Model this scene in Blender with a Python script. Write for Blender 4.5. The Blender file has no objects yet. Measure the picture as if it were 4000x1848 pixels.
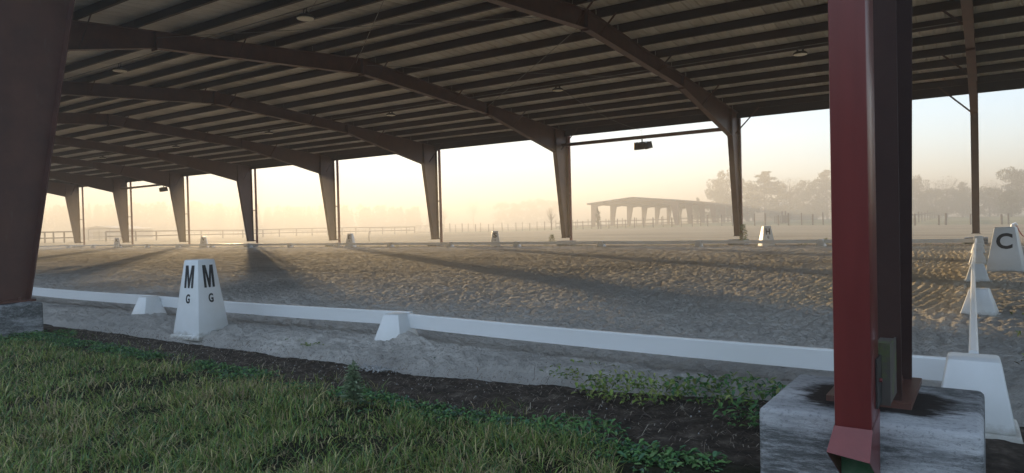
import bpy, math, random
import numpy as np
from mathutils import Vector, Matrix, Euler
R = math.radians
random.seed(7); rng = np.random.default_rng(7)
SC = bpy.context.scene
COL = SC.collection

# ------------------------------------------------------------------ camera, sky, sun, exposure
CAM = np.array([60.268, -5.392, 0.968])
yw, pt, rl = R(34.297), R(-0.9535), R(-1.3881)
_f = Vector((-math.sin(yw)*math.cos(pt), math.cos(yw)*math.cos(pt), math.sin(pt)))
_r0 = Vector((math.cos(yw), math.sin(yw), 0)); _u0 = _r0.cross(_f)
_r = _r0*math.cos(rl) + _u0*math.sin(rl); _u = -_r0*math.sin(rl) + _u0*math.cos(rl)
cam = bpy.data.objects.new('camera', bpy.data.cameras.new('camera'))
COL.objects.link(cam); SC.camera = cam
M = Matrix((( _r.x, _u.x, -_f.x, CAM[0]), (_r.y, _u.y, -_f.y, CAM[1]), (_r.z, _u.z, -_f.z, CAM[2]), (0, 0, 0, 1)))
cam.matrix_world = M
cam.data.sensor_width = 36; cam.data.lens = 36*2730.6/4000
cam.data.clip_start = 0.05; cam.data.clip_end = 6000

SUN_AZ, SUN_EL = 55.9, 7.3           # degrees left of +Y, above the horizon
SKY_STRENGTH, SUN_STRENGTH, EXPOSURE = 0.05, 5.0, 1.52
VEIL = (.240, .310, .41)                # even glow of the thin high mist, added to the clear sky
HAZE_DENSITY = 0.0078
w = bpy.data.worlds.new('World'); SC.world = w; w.use_nodes = True
nt = w.node_tree; nt.nodes.clear()
sky = nt.nodes.new('ShaderNodeTexSky'); sky.sky_type = 'NISHITA'; sky.sun_disc = False
sky.sun_elevation = R(SUN_EL); sky.sun_rotation = R(-SUN_AZ)
sky.air_density = 1.0; sky.dust_density = 0.0; sky.ozone_density = 1.5
bg = nt.nodes.new('ShaderNodeBackground'); bg.inputs['Strength'].default_value = SKY_STRENGTH
wo = nt.nodes.new('ShaderNodeOutputWorld')
veil = nt.nodes.new('ShaderNodeMix'); veil.data_type = 'RGBA'; veil.blend_type = 'ADD'; veil.inputs['Factor'].default_value = 1
veil.inputs['B'].default_value = (*[c/SKY_STRENGTH for c in VEIL], 1)
nt.links.new(sky.outputs[0], veil.inputs['A']); nt.links.new(veil.outputs['Result'], bg.inputs[0]); nt.links.new(bg.outputs[0], wo.inputs[0])
ld = bpy.data.lights.new('sun', 'SUN'); ld.energy = SUN_STRENGTH; ld.angle = R(0.6); ld.color = (1.0, 0.73, 0.41)
sun = bpy.data.objects.new('sun', ld); COL.objects.link(sun)
sd = Vector((-math.sin(R(SUN_AZ))*math.cos(R(SUN_EL)), math.cos(R(SUN_AZ))*math.cos(R(SUN_EL)), math.sin(R(SUN_EL))))
sun.rotation_euler = sd.to_track_quat('Z', 'Y').to_euler()
sun.location = (20, 40, 30)
SC.view_settings.view_transform = 'Standard'; SC.view_settings.look = 'None'
SC.view_settings.gamma = 1; SC.view_settings.exposure = EXPOSURE
SC.view_settings.use_curve_mapping = False
SC.cycles.max_bounces = 8; SC.cycles.diffuse_bounces = 6; SC.cycles.glossy_bounces = 2
SC.cycles.transmission_bounces = 2; SC.cycles.volume_bounces = 1; SC.cycles.transparent_max_bounces = 6
SC.cycles.use_denoising = True
SC.cycles.sample_clamp_indirect = 8

# ------------------------------------------------------------------ helpers
def place(u, v, depth):                       # a surveyed bearing at a known distance from the camera station
    k = _f + _r*((u-2000)/2730.6) - _u*((v-924)/2730.6)
    return Vector(CAM) + k*depth

def tag(o, label=None, cat=None, group=None, kind=None):
    if label: o['label'] = label
    if cat: o['category'] = cat
    if group: o['group'] = group
    if kind: o['kind'] = kind
    return o

def empty(name, loc=(0, 0, 0), rz=0, parent=None):
    o = bpy.data.objects.new(name, None); COL.objects.link(o)
    o.location = loc; o.rotation_euler = (0, 0, rz); o.empty_display_size = 0.3
    if parent: o.parent = parent
    return o

def link(name, me, parent=None, loc=(0, 0, 0), rot=(0, 0, 0), scale=(1, 1, 1)):
    o = bpy.data.objects.new(name, me); COL.objects.link(o)
    o.location = loc; o.rotation_euler = rot; o.scale = scale
    if parent: o.parent = parent
    return o

class MB:
    def __init__(s): s.v = []; s.f = []
    def add(s, vs, fs):
        n = len(s.v); s.v += [tuple(p) for p in vs]; s.f += [tuple(i+n for i in f) for f in fs]; return s
    def box(s, x0, x1, y0, y1, z0, z1):
        vs = [(x0,y0,z0),(x1,y0,z0),(x1,y1,z0),(x0,y1,z0),(x0,y0,z1),(x1,y0,z1),(x1,y1,z1),(x0,y1,z1)]
        return s.add(vs, [(0,3,2,1),(4,5,6,7),(0,1,5,4),(1,2,6,5),(2,3,7,6),(3,0,4,7)])
    def beam(s, a, b, w, h, up=(0, 0, 1)):
        a, b = Vector(a), Vector(b); d = (b-a).normalized(); up = Vector(up)
        sx = d.cross(up)
        if sx.length < 1e-4: sx = d.cross(Vector((1, 0, 0)))
        sx.normalize(); sy = sx.cross(d); vs = []
        for p in (a, b):
            for i, j in ((-1,-1),(1,-1),(1,1),(-1,1)): vs.append(p + sx*(i*w/2) + sy*(j*h/2))
        return s.add(vs, [(0,3,2,1),(4,5,6,7),(0,1,5,4),(1,2,6,5),(2,3,7,6),(3,0,4,7)])
    def tube(s, pts, rad, n=8, cap=True):
        pts = [Vector(p) for p in pts]; rr = rad if isinstance(rad, (list, tuple)) else [rad]*len(pts)
        rings = []; base = len(s.v); ref = None
        for i, p in enumerate(pts):
            d = (pts[min(i+1, len(pts)-1)] - pts[max(i-1, 0)]).normalized()
            if ref is None: ref = Vector((1, 0, 0)) if abs(d.x) < .9 else Vector((0, 1, 0))
            a = (ref - d*ref.dot(d)).normalized(); ref = a; b = d.cross(a)
            for k in range(n):
                t = 2*math.pi*k/n; s.v.append(tuple(p + (a*math.cos(t)+b*math.sin(t))*rr[i]))
        for i in range(len(pts)-1):
            for k in range(n):
                q = base+i*n; s.f.append((q+k, q+(k+1)%n, q+n+(k+1)%n, q+n+k))
        if cap:
            s.f.append(tuple(base+k for k in range(n-1, -1, -1))); q = base+(len(pts)-1)*n
            s.f.append(tuple(q+k for k in range(n)))
        return s
    def lathe(s, prof, n=20, c=(0, 0, 0)):
        base = len(s.v)
        for r_, z in prof:
            for k in range(n):
                t = 2*math.pi*k/n; s.v.append((c[0]+r_*math.cos(t), c[1]+r_*math.sin(t), c[2]+z))
        for i in range(len(prof)-1):
            for k in range(n):
                q = base+i*n; s.f.append((q+k, q+(k+1)%n, q+n+(k+1)%n, q+n+k))
        s.f.append(tuple(base+k for k in range(n-1, -1, -1))); q = base+(len(prof)-1)*n
        s.f.append(tuple(q+k for k in range(n)))
        return s
    def prism(s, poly, axis, a, b):            # polygon in the two other axes, extruded along axis
        n = len(poly); vs = []
        for t in (a, b):
            for p, q in poly: vs.append({'x': (t, p, q), 'y': (p, t, q), 'z': (p, q, t)}[axis])
        fs = [tuple(range(n-1, -1, -1)), tuple(range(n, 2*n))] + [(i, (i+1)%n, n+(i+1)%n, n+i) for i in range(n)]
        return s.add(vs, fs)
    def mesh(s, name, m, bevel=0, smooth=False, seg=2):
        me = bpy.data.meshes.new(name); me.from_pydata(s.v, [], s.f)
        import bmesh
        bm = bmesh.new(); bm.from_mesh(me)
        bmesh.ops.recalc_face_normals(bm, faces=bm.faces)
        if bevel: bmesh.ops.bevel(bm, geom=list(bm.edges), offset=bevel, segments=seg, affect='EDGES', profile=.5)
        bm.to_mesh(me); bm.free()
        me.materials.append(m)
        if smooth:
            for p in me.polygons: p.use_smooth = True
            try: me.set_sharp_from_angle(angle=R(35))
            except Exception: pass
        return me

def np_mesh(name, V, F, m, smooth=False, col=None):
    me = bpy.data.meshes.new(name); n = len(V); k = F.shape[1]; nf = len(F)
    me.vertices.add(n); me.vertices.foreach_set('co', np.ascontiguousarray(V, dtype=np.float32).ravel())
    me.loops.add(nf*k); me.loops.foreach_set('vertex_index', np.ascontiguousarray(F, dtype=np.int32).ravel())
    me.polygons.add(nf); me.polygons.foreach_set('loop_start', np.arange(0, nf*k, k, dtype=np.int32))
    me.polygons.foreach_set('use_smooth', np.full(nf, smooth, dtype=bool))
    me.update(calc_edges=True)
    if col is not None:
        a = me.color_attributes.new('tint', 'FLOAT_COLOR', 'POINT')
        c4 = np.ones((n, 4), dtype=np.float32); c4[:, :3] = col; a.data.foreach_set('color', c4.ravel())
    for q in (m if isinstance(m, (list, tuple)) else [m]): me.materials.append(q)
    return me

def hsh(ix, iy, seed):
    h = (ix.astype(np.int64)*374761393 + iy.astype(np.int64)*668265263 + seed*974634777) & 0xffffffff
    h = ((h ^ (h >> 13))*1274126177) & 0xffffffff
    return ((h ^ (h >> 16)) & 0xffff)/65535.0
def vnoise(x, y, seed=0):
    ix, iy = np.floor(x), np.floor(y); fx, fy = x-ix, y-iy
    fx = fx*fx*(3-2*fx); fy = fy*fy*(3-2*fy)
    a, b, c, d = hsh(ix, iy, seed), hsh(ix+1, iy, seed), hsh(ix, iy+1, seed), hsh(ix+1, iy+1, seed)
    return (a*(1-fx)+b*fx)*(1-fy) + (c*(1-fx)+d*fx)*fy
def fbm(x, y, sc, octv=3, seed=0):
    o = 0; a = 1; t = 0
    for i in range(octv): o = o + a*vnoise(x/sc*2**i + 17*i, y/sc*2**i - 9*i, seed+i); t += a; a *= .5
    return o/t
def sstep(a, b, x):
    t = np.clip((x-a)/(b-a), 0, 1); return t*t*(3-2*t)

# ------------------------------------------------------------------ materials
def mat(name, c, rough=.6, c2=None, scale=8, detail=5, bump=0, bscale=None, metal=0, spec=.5, stretch=(1, 1, 1), lo=.35, hi=.65, coord='Object', extra=None):
    m = bpy.data.materials.new(name); m.use_nodes = True; t = m.node_tree; N = t.nodes; L = t.links
    b = N['Principled BSDF']; b.inputs['Roughness'].default_value = rough; b.inputs['Metallic'].default_value = metal
    b.inputs['Specular IOR Level'].default_value = spec
    b.inputs['Base Color'].default_value = (*c, 1)
    tc = N.new('ShaderNodeTexCoord'); mp = N.new('ShaderNodeMapping'); mp.inputs['Scale'].default_value = stretch
    L.new(tc.outputs[coord], mp.inputs[0])
    out = None
    if c2:
        n = N.new('ShaderNodeTexNoise'); n.inputs['Scale'].default_value = scale; n.inputs['Detail'].default_value = detail
        n.inputs['Roughness'].default_value = .65
        L.new(mp.outputs[0], n.inputs['Vector'])
        r = N.new('ShaderNodeValToRGB'); r.color_ramp.elements[0].position = lo; r.color_ramp.elements[1].position = hi
        r.color_ramp.elements[0].color = (*c, 1); r.color_ramp.elements[1].color = (*c2, 1)
        L.new(n.outputs['Fac'], r.inputs[0]); out = r.outputs[0]
        if extra: # second stain layer: (colour, scale, lo, hi, stretch)
            ec, es, el_, eh, est = extra
            mp2 = N.new('ShaderNodeMapping'); mp2.inputs['Scale'].default_value = est; mp2.inputs['Location'].default_value = (3.1, 1.7, 5.3)
            L.new(tc.outputs[coord], mp2.inputs[0])
            n2 = N.new('ShaderNodeTexNoise'); n2.inputs['Scale'].default_value = es; n2.inputs['Detail'].default_value = 8; n2.inputs['Roughness'].default_value = .7
            L.new(mp2.outputs[0], n2.inputs['Vector'])
            mr = N.new('ShaderNodeMapRange'); mr.inputs['From Min'].default_value = el_; mr.inputs['From Max'].default_value = eh
            L.new(n2.outputs['Fac'], mr.inputs[0])
            mx = N.new('ShaderNodeMix'); mx.data_type = 'RGBA'
            L.new(mr.outputs[0], mx.inputs['Factor']); L.new(out, mx.inputs['A']); mx.inputs['B'].default_value = (*ec, 1)
            out = mx.outputs['Result']
        L.new(out, b.inputs['Base Color'])
    if bump:
        nb = N.new('ShaderNodeTexNoise'); nb.inputs['Scale'].default_value = bscale or scale*4; nb.inputs['Detail'].default_value = 6
        L.new(mp.outputs[0], nb.inputs['Vector'])
        bp = N.new('ShaderNodeBump'); bp.inputs['Strength'].default_value = 1; bp.inputs['Distance'].default_value = bump
        L.new(nb.outputs['Fac'], bp.inputs['Height']); L.new(bp.outputs[0], b.inputs['Normal'])
    return m

PRIMER = mat('red_oxide_primer', (.14, .060, .042), .5, (.095, .042, .032), 3, 8, .0004, 60, extra=((.15, .10, .08), 5, .60, .78, (2, 2, .5)))
PURLIN = mat('purlin_primer', (.062, .032, .025), .6, (.045, .024, .02), 2, 6)
DOWNR = mat('downspout_red', (.205, .040, .036), .30, (.15, .030, .028), 1.6, 6, .0002, 90, stretch=(3, 3, .5), extra=((.10, .05, .04), 60, .68, .75, (1, 1, 1)))
DECK = mat('galvanised_deck', (.90, .87, .79), .45, (.76, .73, .66), 1.5, 6, metal=.15, stretch=(4, .6, 1))
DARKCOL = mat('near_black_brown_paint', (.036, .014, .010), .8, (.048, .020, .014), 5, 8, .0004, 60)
def conc_mat():
    m = bpy.data.materials.new('weathered_concrete'); m.use_nodes = True; t = m.node_tree; N = t.nodes; L = t.links
    b = N['Principled BSDF']; b.inputs['Roughness'].default_value = .92; b.inputs['Specular IOR Level'].default_value = .25
    tc = N.new('ShaderNodeTexCoord')
    def noise(s, d, st, rough=.6, loc=(0, 0, 0)):
        mp = N.new('ShaderNodeMapping'); mp.inputs['Scale'].default_value = st; mp.inputs['Location'].default_value = loc; L.new(tc.outputs['Object'], mp.inputs[0])
        n = N.new('ShaderNodeTexNoise'); n.inputs['Scale'].default_value = s; n.inputs['Detail'].default_value = d; n.inputs['Roughness'].default_value = rough
        L.new(mp.outputs[0], n.inputs['Vector']); return n.outputs['Fac']
    def rng_(v, a, c, lo=0, hi=1):
        x = N.new('ShaderNodeMapRange'); x.inputs['From Min'].default_value = a; x.inputs['From Max'].default_value = c; x.inputs['To Min'].default_value = lo; x.inputs['To Max'].default_value = hi
        L.new(v, x.inputs[0]); return x.outputs[0]
    def mul(a, c):
        x = N.new('ShaderNodeMath'); x.operation = 'MULTIPLY'; x.use_clamp = True
        for i, q in enumerate((a, c)):
            if isinstance(q, (int, float)): x.inputs[i].default_value = q
            else: L.new(q, x.inputs[i])
        return x.outputs[0]
    def mix(f, a, c):
        x = N.new('ShaderNodeMix'); x.data_type = 'RGBA'; L.new(f, x.inputs['Factor'])
        for k, q in (('A', a), ('B', c)):
            if isinstance(q, tuple): x.inputs[k].default_value = (*q, 1)
            else: L.new(q, x.inputs[k])
        return x.outputs['Result']
    c = mix(rng_(noise(2.2, 6, (1, 1, 1)), .35, .65), (.38, .385, .40), (.54, .54, .55))
    c = mix(mul(rng_(noise(7, 9, (.35, 1.6, 5), .75), .46, .64), .38), c, (.21, .215, .225))       # brushed form marks
    c = mix(mul(rng_(noise(55, 6, (1, 1, 1.6), .8), .52, .62), .5), c, (.10, .10, .10))               # pores and specks
    alg = mul(rng_(noise(2.0, 4, (.45, .8, 3.2), .55, (1.3, 4.2, .35)), .44, .54), rng_(noise(22, 9, (.5, 1.2, 3), .85), .34, .54))
    c = mix(mul(alg, .78), c, (.030, .032, .028))
    # rust and algae washed round the base plate
    sp = N.new('ShaderNodeSeparateXYZ'); L.new(tc.outputs['Object'], sp.inputs[0])
    ln = N.new('ShaderNodeVectorMath'); ln.operation = 'LENGTH'; mp = N.new('ShaderNodeMapping'); mp.inputs['Scale'].default_value = (3.1, 3.4, 0); mp.inputs['Location'].default_value = (.03, .0, 0)
    L.new(tc.outputs['Object'], mp.inputs[0]); L.new(mp.outputs[0], ln.inputs[0])
    ad = N.new('ShaderNodeMath'); ad.operation = 'ADD'; L.new(ln.outputs['Value'], ad.inputs[0]); L.new(rng_(noise(5, 8, (.6, 1.4, 1), .7), .3, .7, -.28, .28), ad.inputs[1])
    c = mix(mul(rng_(ad.outputs[0], .86, .66), rng_(sp.outputs['Z'], .28, .31)), c, (.022, .017, .015))
    L.new(c, b.inputs['Base Color'])
    bp = N.new('ShaderNodeBump'); bp.inputs['Distance'].default_value = .006; L.new(noise(38, 8, (.6, 1, 2), .75), bp.inputs['Height']); L.new(bp.outputs[0], b.inputs['Normal'])
    return m
CONC = conc_mat()
WHITE = mat('white_plastic', (.78, .79, .80), .38, (.70, .71, .70), 2.2, 8, .0005, 30, extra=((.42, .40, .28), 9, .66, .80, (1, 1, .35)))
WHITER = mat('white_rail_vinyl', (.80, .81, .82), .32, (.74, .75, .75), 1.2, 8, .0003, 20, stretch=(.4, 2, 2), extra=((.38, .37, .24), 14, .70, .84, (.5, 1, 1)))
INK = mat('letter_black', (.012, .012, .014), .5, (.02, .02, .024), 30)
WOODP = mat('grey_fence_wood', (.16, .13, .10), .85, (.09, .075, .06), 6, 6, .004, 40, stretch=(1, 1, .3))
PIPE = mat('gate_pipe', (.20, .19, .17), .5, (.12, .10, .08), 8)
DARKM = mat('dark_metal', (.03, .028, .027), .5, (.05, .045, .04), 8)
LENS = mat('light_lens', (.88, .84, .70), .35, (.80, .76, .60), 60)
CABLE = mat('light_cable', (.25, .24, .22), .5, (.20, .19, .18), 5)
GALV = mat('conduit_metal', (.30, .29, .27), .4, (.22, .21, .20), 9, metal=.5)
BARK = mat('bark', (.07, .055, .042), .9, (.045, .036, .03), 12)
ROOFW = mat('pale_roof_metal', (.30, .30, .29), .5, (.24, .24, .23), 3)
MOSS = mat('mossy_galvanised', (.085, .07, .06), .75, (.10, .125, .035), 12, 7, .002, 60, lo=.50, hi=.66)
SPOUTIN = mat('algae_inside_spout', (.04, .14, .06), .6, (.12, .20, .13), 14)
REDH = mat('red_hose', (.30, .02, .02), .5, (.25, .02, .02), 8)

def splash(m, h, colr, sc):            # mud and sand thrown up against the foot of a thing (object z = 0 at the ground)
    t = m.node_tree; N = t.nodes; L = t.links; b = N['Principled BSDF']; src = b.inputs['Base Color'].links[0].from_socket
    tc = N.new('ShaderNodeTexCoord'); sp = N.new('ShaderNodeSeparateXYZ'); L.new(tc.outputs['Object'], sp.inputs[0])
    n = N.new('ShaderNodeTexNoise'); n.inputs['Scale'].default_value = sc; n.inputs['Detail'].default_value = 9; n.inputs['Roughness'].default_value = .75; L.new(tc.outputs['Object'], n.inputs['Vector'])
    a = N.new('ShaderNodeMath'); a.operation = 'MULTIPLY_ADD'; L.new(n.outputs['Fac'], a.inputs[0]); a.inputs[1].default_value = -h*2.2; L.new(sp.outputs['Z'], a.inputs[2])
    mr = N.new('ShaderNodeMapRange'); mr.inputs['From Min'].default_value = -h*.35; mr.inputs['From Max'].default_value = -h*1.2; mr.inputs['To Max'].default_value = .8; L.new(a.outputs[0], mr.inputs[0])
    mx = N.new('ShaderNodeMix'); mx.data_type = 'RGBA'; L.new(mr.outputs[0], mx.inputs['Factor']); L.new(src, mx.inputs['A']); mx.inputs['B'].default_value = (*colr, 1)
    L.new(mx.outputs['Result'], b.inputs['Base Color'])
splash(WHITE, .07, (.30, .27, .22), 16)
def per_object(m, lo, hi):              # every sheet has aged a little differently
    t = m.node_tree; N = t.nodes; L = t.links; b = N['Principled BSDF']; src = b.inputs['Base Color'].links[0].from_socket
    oi = N.new('ShaderNodeObjectInfo'); mr = N.new('ShaderNodeMapRange'); mr.inputs['To Min'].default_value = lo; mr.inputs['To Max'].default_value = hi; L.new(oi.outputs['Random'], mr.inputs[0])
    h = N.new('ShaderNodeHueSaturation'); L.new(src, h.inputs['Color']); L.new(mr.outputs[0], h.inputs['Value']); L.new(h.outputs[0], b.inputs['Base Color'])
per_object(DECK, .72, 1.0); per_object(PURLIN, .7, 1.3); per_object(PRIMER, .85, 1.15)

def leafmat(name, tr=.25, rough=.55):
    m = bpy.data.materials.new(name); m.use_nodes = True; N = m.node_tree.nodes; L = m.node_tree.links
    b = N['Principled BSDF']; b.inputs['Roughness'].default_value = rough; b.inputs['Specular IOR Level'].default_value = .35
    a = N.new('ShaderNodeVertexColor'); a.layer_name = 'tint'
    L.new(a.outputs[0], b.inputs['Base Color'])
    t = N.new('ShaderNodeBsdfTranslucent'); L.new(a.outputs[0], t.inputs[0])
    mx = N.new('ShaderNodeMixShader'); mx.inputs[0].default_value = tr
    L.new(b.outputs[0], mx.inputs[1]); L.new(t.outputs[0], mx.inputs[2]); L.new(mx.outputs[0], N['Material Output'].inputs[0])
    return m
BLADE = leafmat('grass_blade', .3); LEAF = leafmat('weed_leaf', .25); FOLI = leafmat('tree_foliage', .3, .7)

# ground: mown dry field, dark soil strip along the eave, mossy edge
def ground_mat():
    m = bpy.data.materials.new('ground_soil_and_field'); m.use_nodes = True; t = m.node_tree; N = t.nodes; L = t.links
    b = N['Principled BSDF']; b.inputs['Roughness'].default_value = .95; b.inputs['Specular IOR Level'].default_value = .15
    g = N.new('ShaderNodeNewGeometry'); sp = N.new('ShaderNodeSeparateXYZ'); L.new(g.outputs['Position'], sp.inputs[0])
    def noise(s, d=6, rough=.6, vec=None):
        n = N.new('ShaderNodeTexNoise'); n.inputs['Scale'].default_value = s; n.inputs['Detail'].default_value = d; n.inputs['Roughness'].default_value = rough
        L.new(vec or g.outputs['Position'], n.inputs['Vector']); return n.outputs['Fac']
    def ramp(f, cols, lo=.3, hi=.7):
        r = N.new('ShaderNodeValToRGB'); e = r.color_ramp.elements
        e[0].position = lo; e[0].color = (*cols[0], 1); e[1].position = hi; e[1].color = (*cols[-1], 1)
        for i, c in enumerate(cols[1:-1]):
            q = e.new(lo+(hi-lo)*(i+1)/(len(cols)-1)); q.color = (*c, 1)
        L.new(f, r.inputs[0]); return r.outputs[0]
    def mix(f, a, c):
        x = N.new('ShaderNodeMix'); x.data_type = 'RGBA'; L.new(f, x.inputs['Factor']); L.new(a, x.inputs['A']); L.new(c, x.inputs['B']); return x.outputs['Result']
    def rng_(v, a, c):
        x = N.new('ShaderNodeMapRange'); x.inputs['From Min'].default_value = a; x.inputs['From Max'].default_value = c; L.new(v, x.inputs[0]); return x.outputs[0]
    def math_(op, a, c):
        x = N.new('ShaderNodeMath'); x.operation = op
        for i, q in enumerate((a, c)):
            if isinstance(q, (int, float)): x.inputs[i].default_value = q
            else: L.new(q, x.inputs[i])
        return x.outputs[0]
    mp = N.new('ShaderNodeMapping'); mp.inputs['Scale'].default_value = (.25, 1, 1); L.new(g.outputs['Position'], mp.inputs[0])
    field = ramp(noise(.35, 10, .72, mp.outputs[0]), [(.15, .10, .06), (.26, .19, .12), (.34, .25, .155), (.40, .31, .20)], .28, .72)
    green = ramp(noise(.12, 8, .7, mp.outputs[0]), [(.10, .10, .045), (.19, .17, .085), (.28, .23, .13)], .3, .7)
    dirt = ramp(noise(9, 10, .7), [(.024, .019, .016), (.066, .052, .042), (.18, .15, .12)], .3, .74)
    under = ramp(noise(5, 8, .7), [(.012, .014, .008), (.035, .034, .018)], .3, .7)
    wob = math_('MULTIPLY', math_('SUBTRACT', noise(1.3, 5), .5), 1.2)
    y = math_('ADD', sp.outputs['Y'], wob)
    far = mix(rng_(math_('ADD', sp.outputs['Y'], math_('MULTIPLY', wob, 6)), 66, 84), field, green)
    c = mix(rng_(y, 20.6, 22.6), dirt, far)
    c = mix(rng_(y, -2.5, -2.9), c, under)
    # outside the open end of the arena and beyond the grass
    xe = math_('ADD', sp.outputs['X'], wob)
    c = mix(math_('MULTIPLY', rng_(xe, 63.5, 66), rng_(y, -3, 0)), c, green)
    c = mix(rng_(xe, -6, -9), c, field)
    L.new(c, b.inputs['Base Color'])
    bp = N.new('ShaderNodeBump'); bp.inputs['Distance'].default_value = .02
    L.new(noise(28, 8, .7), bp.inputs['Height']); L.new(bp.outputs[0], b.inputs['Normal'])
    return m
GROUND = ground_mat()

def sand_mat():
    m = bpy.data.materials.new('harrowed_sand'); m.use_nodes = True; t = m.node_tree; N = t.nodes; L = t.links
    b = N['Principled BSDF']; b.inputs['Roughness'].default_value = .92; b.inputs['Specular IOR Level'].default_value = .2
    g = N.new('ShaderNodeNewGeometry')
    n = N.new('ShaderNodeTexNoise'); n.inputs['Scale'].default_value = 1.1; n.inputs['Detail'].default_value = 12; n.inputs['Roughness'].default_value = .75
    L.new(g.outputs['Position'], n.inputs['Vector'])
    r = N.new('ShaderNodeValToRGB'); e = r.color_ramp.elements
    e[0].position = .3; e[0].color = (.47, .44, .41, 1); e[1].position = .72; e[1].color = (.70, .66, .61, 1)
    L.new(n.outputs['Fac'], r.inputs[0])
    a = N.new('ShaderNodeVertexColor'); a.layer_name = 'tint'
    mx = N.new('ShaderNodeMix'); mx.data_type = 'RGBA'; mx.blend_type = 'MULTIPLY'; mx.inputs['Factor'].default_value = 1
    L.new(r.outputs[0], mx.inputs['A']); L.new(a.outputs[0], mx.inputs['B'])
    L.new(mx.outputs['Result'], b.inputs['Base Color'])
    n2 = N.new('ShaderNodeTexNoise'); n2.inputs['Scale'].default_value = 90; n2.inputs['Detail'].default_value = 7; n2.inputs['Roughness'].default_value = .7
    L.new(g.outputs['Position'], n2.inputs['Vector'])
    bp = N.new('ShaderNodeBump'); bp.inputs['Distance'].default_value = .020; L.new(n2.outputs['Fac'], bp.inputs['Height'])
    n3 = N.new('ShaderNodeTexNoise'); n3.inputs['Scale'].default_value = 30; n3.inputs['Detail'].default_value = 3; L.new(g.outputs['Position'], n3.inputs['Vector'])
    b3 = N.new('ShaderNodeBump'); b3.inputs['Distance'].default_value = .022; L.new(n3.outputs['Fac'], b3.inputs['Height']); L.new(b3.outputs[0], bp.inputs['Normal'])
    L.new(bp.outputs[0], b.inputs['Normal'])
    return m
SAND = sand_mat()

# ------------------------------------------------------------------ terrain
CTRL = []
for u, v, z in [(1730,906,112),(2040,906,108),(2340,896,98),(2552,888,88),(2730,884,84),(2950,880,78),(3215,878,77),(3575,879,70),(3950,879,68),
                (145,950,78),(470,944,79),(780,938,88),(1205,922,112),(1592,916,122)]:
    p = place(u, v, z); CTRL.append((p.x, p.y, p.z))
for u, z, h in [(300,180,.2),(700,200,.1),(1400,190,-.35),(1800,200,.2),(2300,125,.4),(2700,125,.45),(3100,130,.6),(3600,130,.3),(4200,120,.2)]:
    p = place(u, 900, z); CTRL.append((p.x, p.y, h))
CTRL = np.array(CTRL)
def height(x, y):
    x = np.asarray(x, float); y = np.asarray(y, float)
    num = np.zeros_like(x); den = np.zeros_like(x)
    for cx_, cy_, cz_ in CTRL:
        w_ = 1/((x-cx_)**2+(y-cy_)**2+60)**1.5; num += w_*cz_; den += w_
    d = np.hypot(x-CAM[0], y-CAM[1])
    base = (num/den)*sstep(42, 70, d)
    inside = sstep(22.5, 30, y) + sstep(-6, -14, x)
    base = base*np.clip(inside, 0, 1)
    return base + (fbm(x, y, 9, 3, 5)-.5)*.16*np.clip(sstep(24, 40, y), 0, 1)
def hz(x, y): return float(height(np.array([x]), np.array([y]))[0])

def graded(c, a, b, d0, g, flat=1.5):
    out = [c]; x = c
    while x < b: x += max(d0, g*(x-c-flat)+d0 if x-c > flat else d0); out.append(min(x, b))
    x = c; lo = []
    while x > a: x -= max(d0, g*(c-x-flat)+d0 if c-x > flat else d0); lo.append(max(x, a))
    return np.array(lo[::-1]+out)
def grid_faces(nx, ny):
    i = np.arange(nx-1)[None, :] + nx*np.arange(ny-1)[:, None]; i = i.ravel()
    return np.stack([i, i+1, i+nx+1, i+nx], 1)

gx = graded(57.5, -1400, 1400, .022, .03, 3); gy = graded(-2.3, -900, 1500, .02, .03, .8)
X, Y = np.meshgrid(gx, gy); x, y = X.ravel(), Y.ravel()
h = height(x, y)
near = sstep(14, 6, np.hypot(x-58, y+2.3))
h += near*(.028*(fbm(x, y, .35, 3, 21)-.5) + .026*(fbm(x, y, .05, 3, 31)-.5)*sstep(-1.2, -1.9, y))
sandy = sstep(-.2, .15, y-np.interp(x, [50, 57.0, 58.2, 59.2, 61], [-1.83, -1.84, -1.70, -1.42, -1.36]))*sstep(21.2, 20.4, y)*sstep(.5, .1, x-(60.2+.26*sstep(-.2, 2, y)+1.3*sstep(3.0, 6.5, y)))*sstep(-5, -3.5, x)
h -= .07*sandy
h += .05*sstep(-2.4, -3.1, y)*near
gm = np_mesh('ground', np.stack([x, y, h], 1), grid_faces(len(gx), len(gy)), GROUND, True)
tag(link('ground', gm), kind='structure')

# arena sand, harrowed in rows
def far_y(x): return 18.90 + .0204*(59.9-x)
def near_y(x): return np.interp(x, [0, 48.8, 52.1, 56.0, 59.6, 60.2], [-.30, -.98, -1.04, -1.03, -1.27, -1.30])
sx = graded(59.0, -5.0, 62.4, .016, .0043, 1.0); sy = graded(-1.2, -2.05, 21.2, .015, .0052, .6)
X, Y = np.meshgrid(sx, sy); x, y = X.ravel(), Y.ravel()
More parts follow.
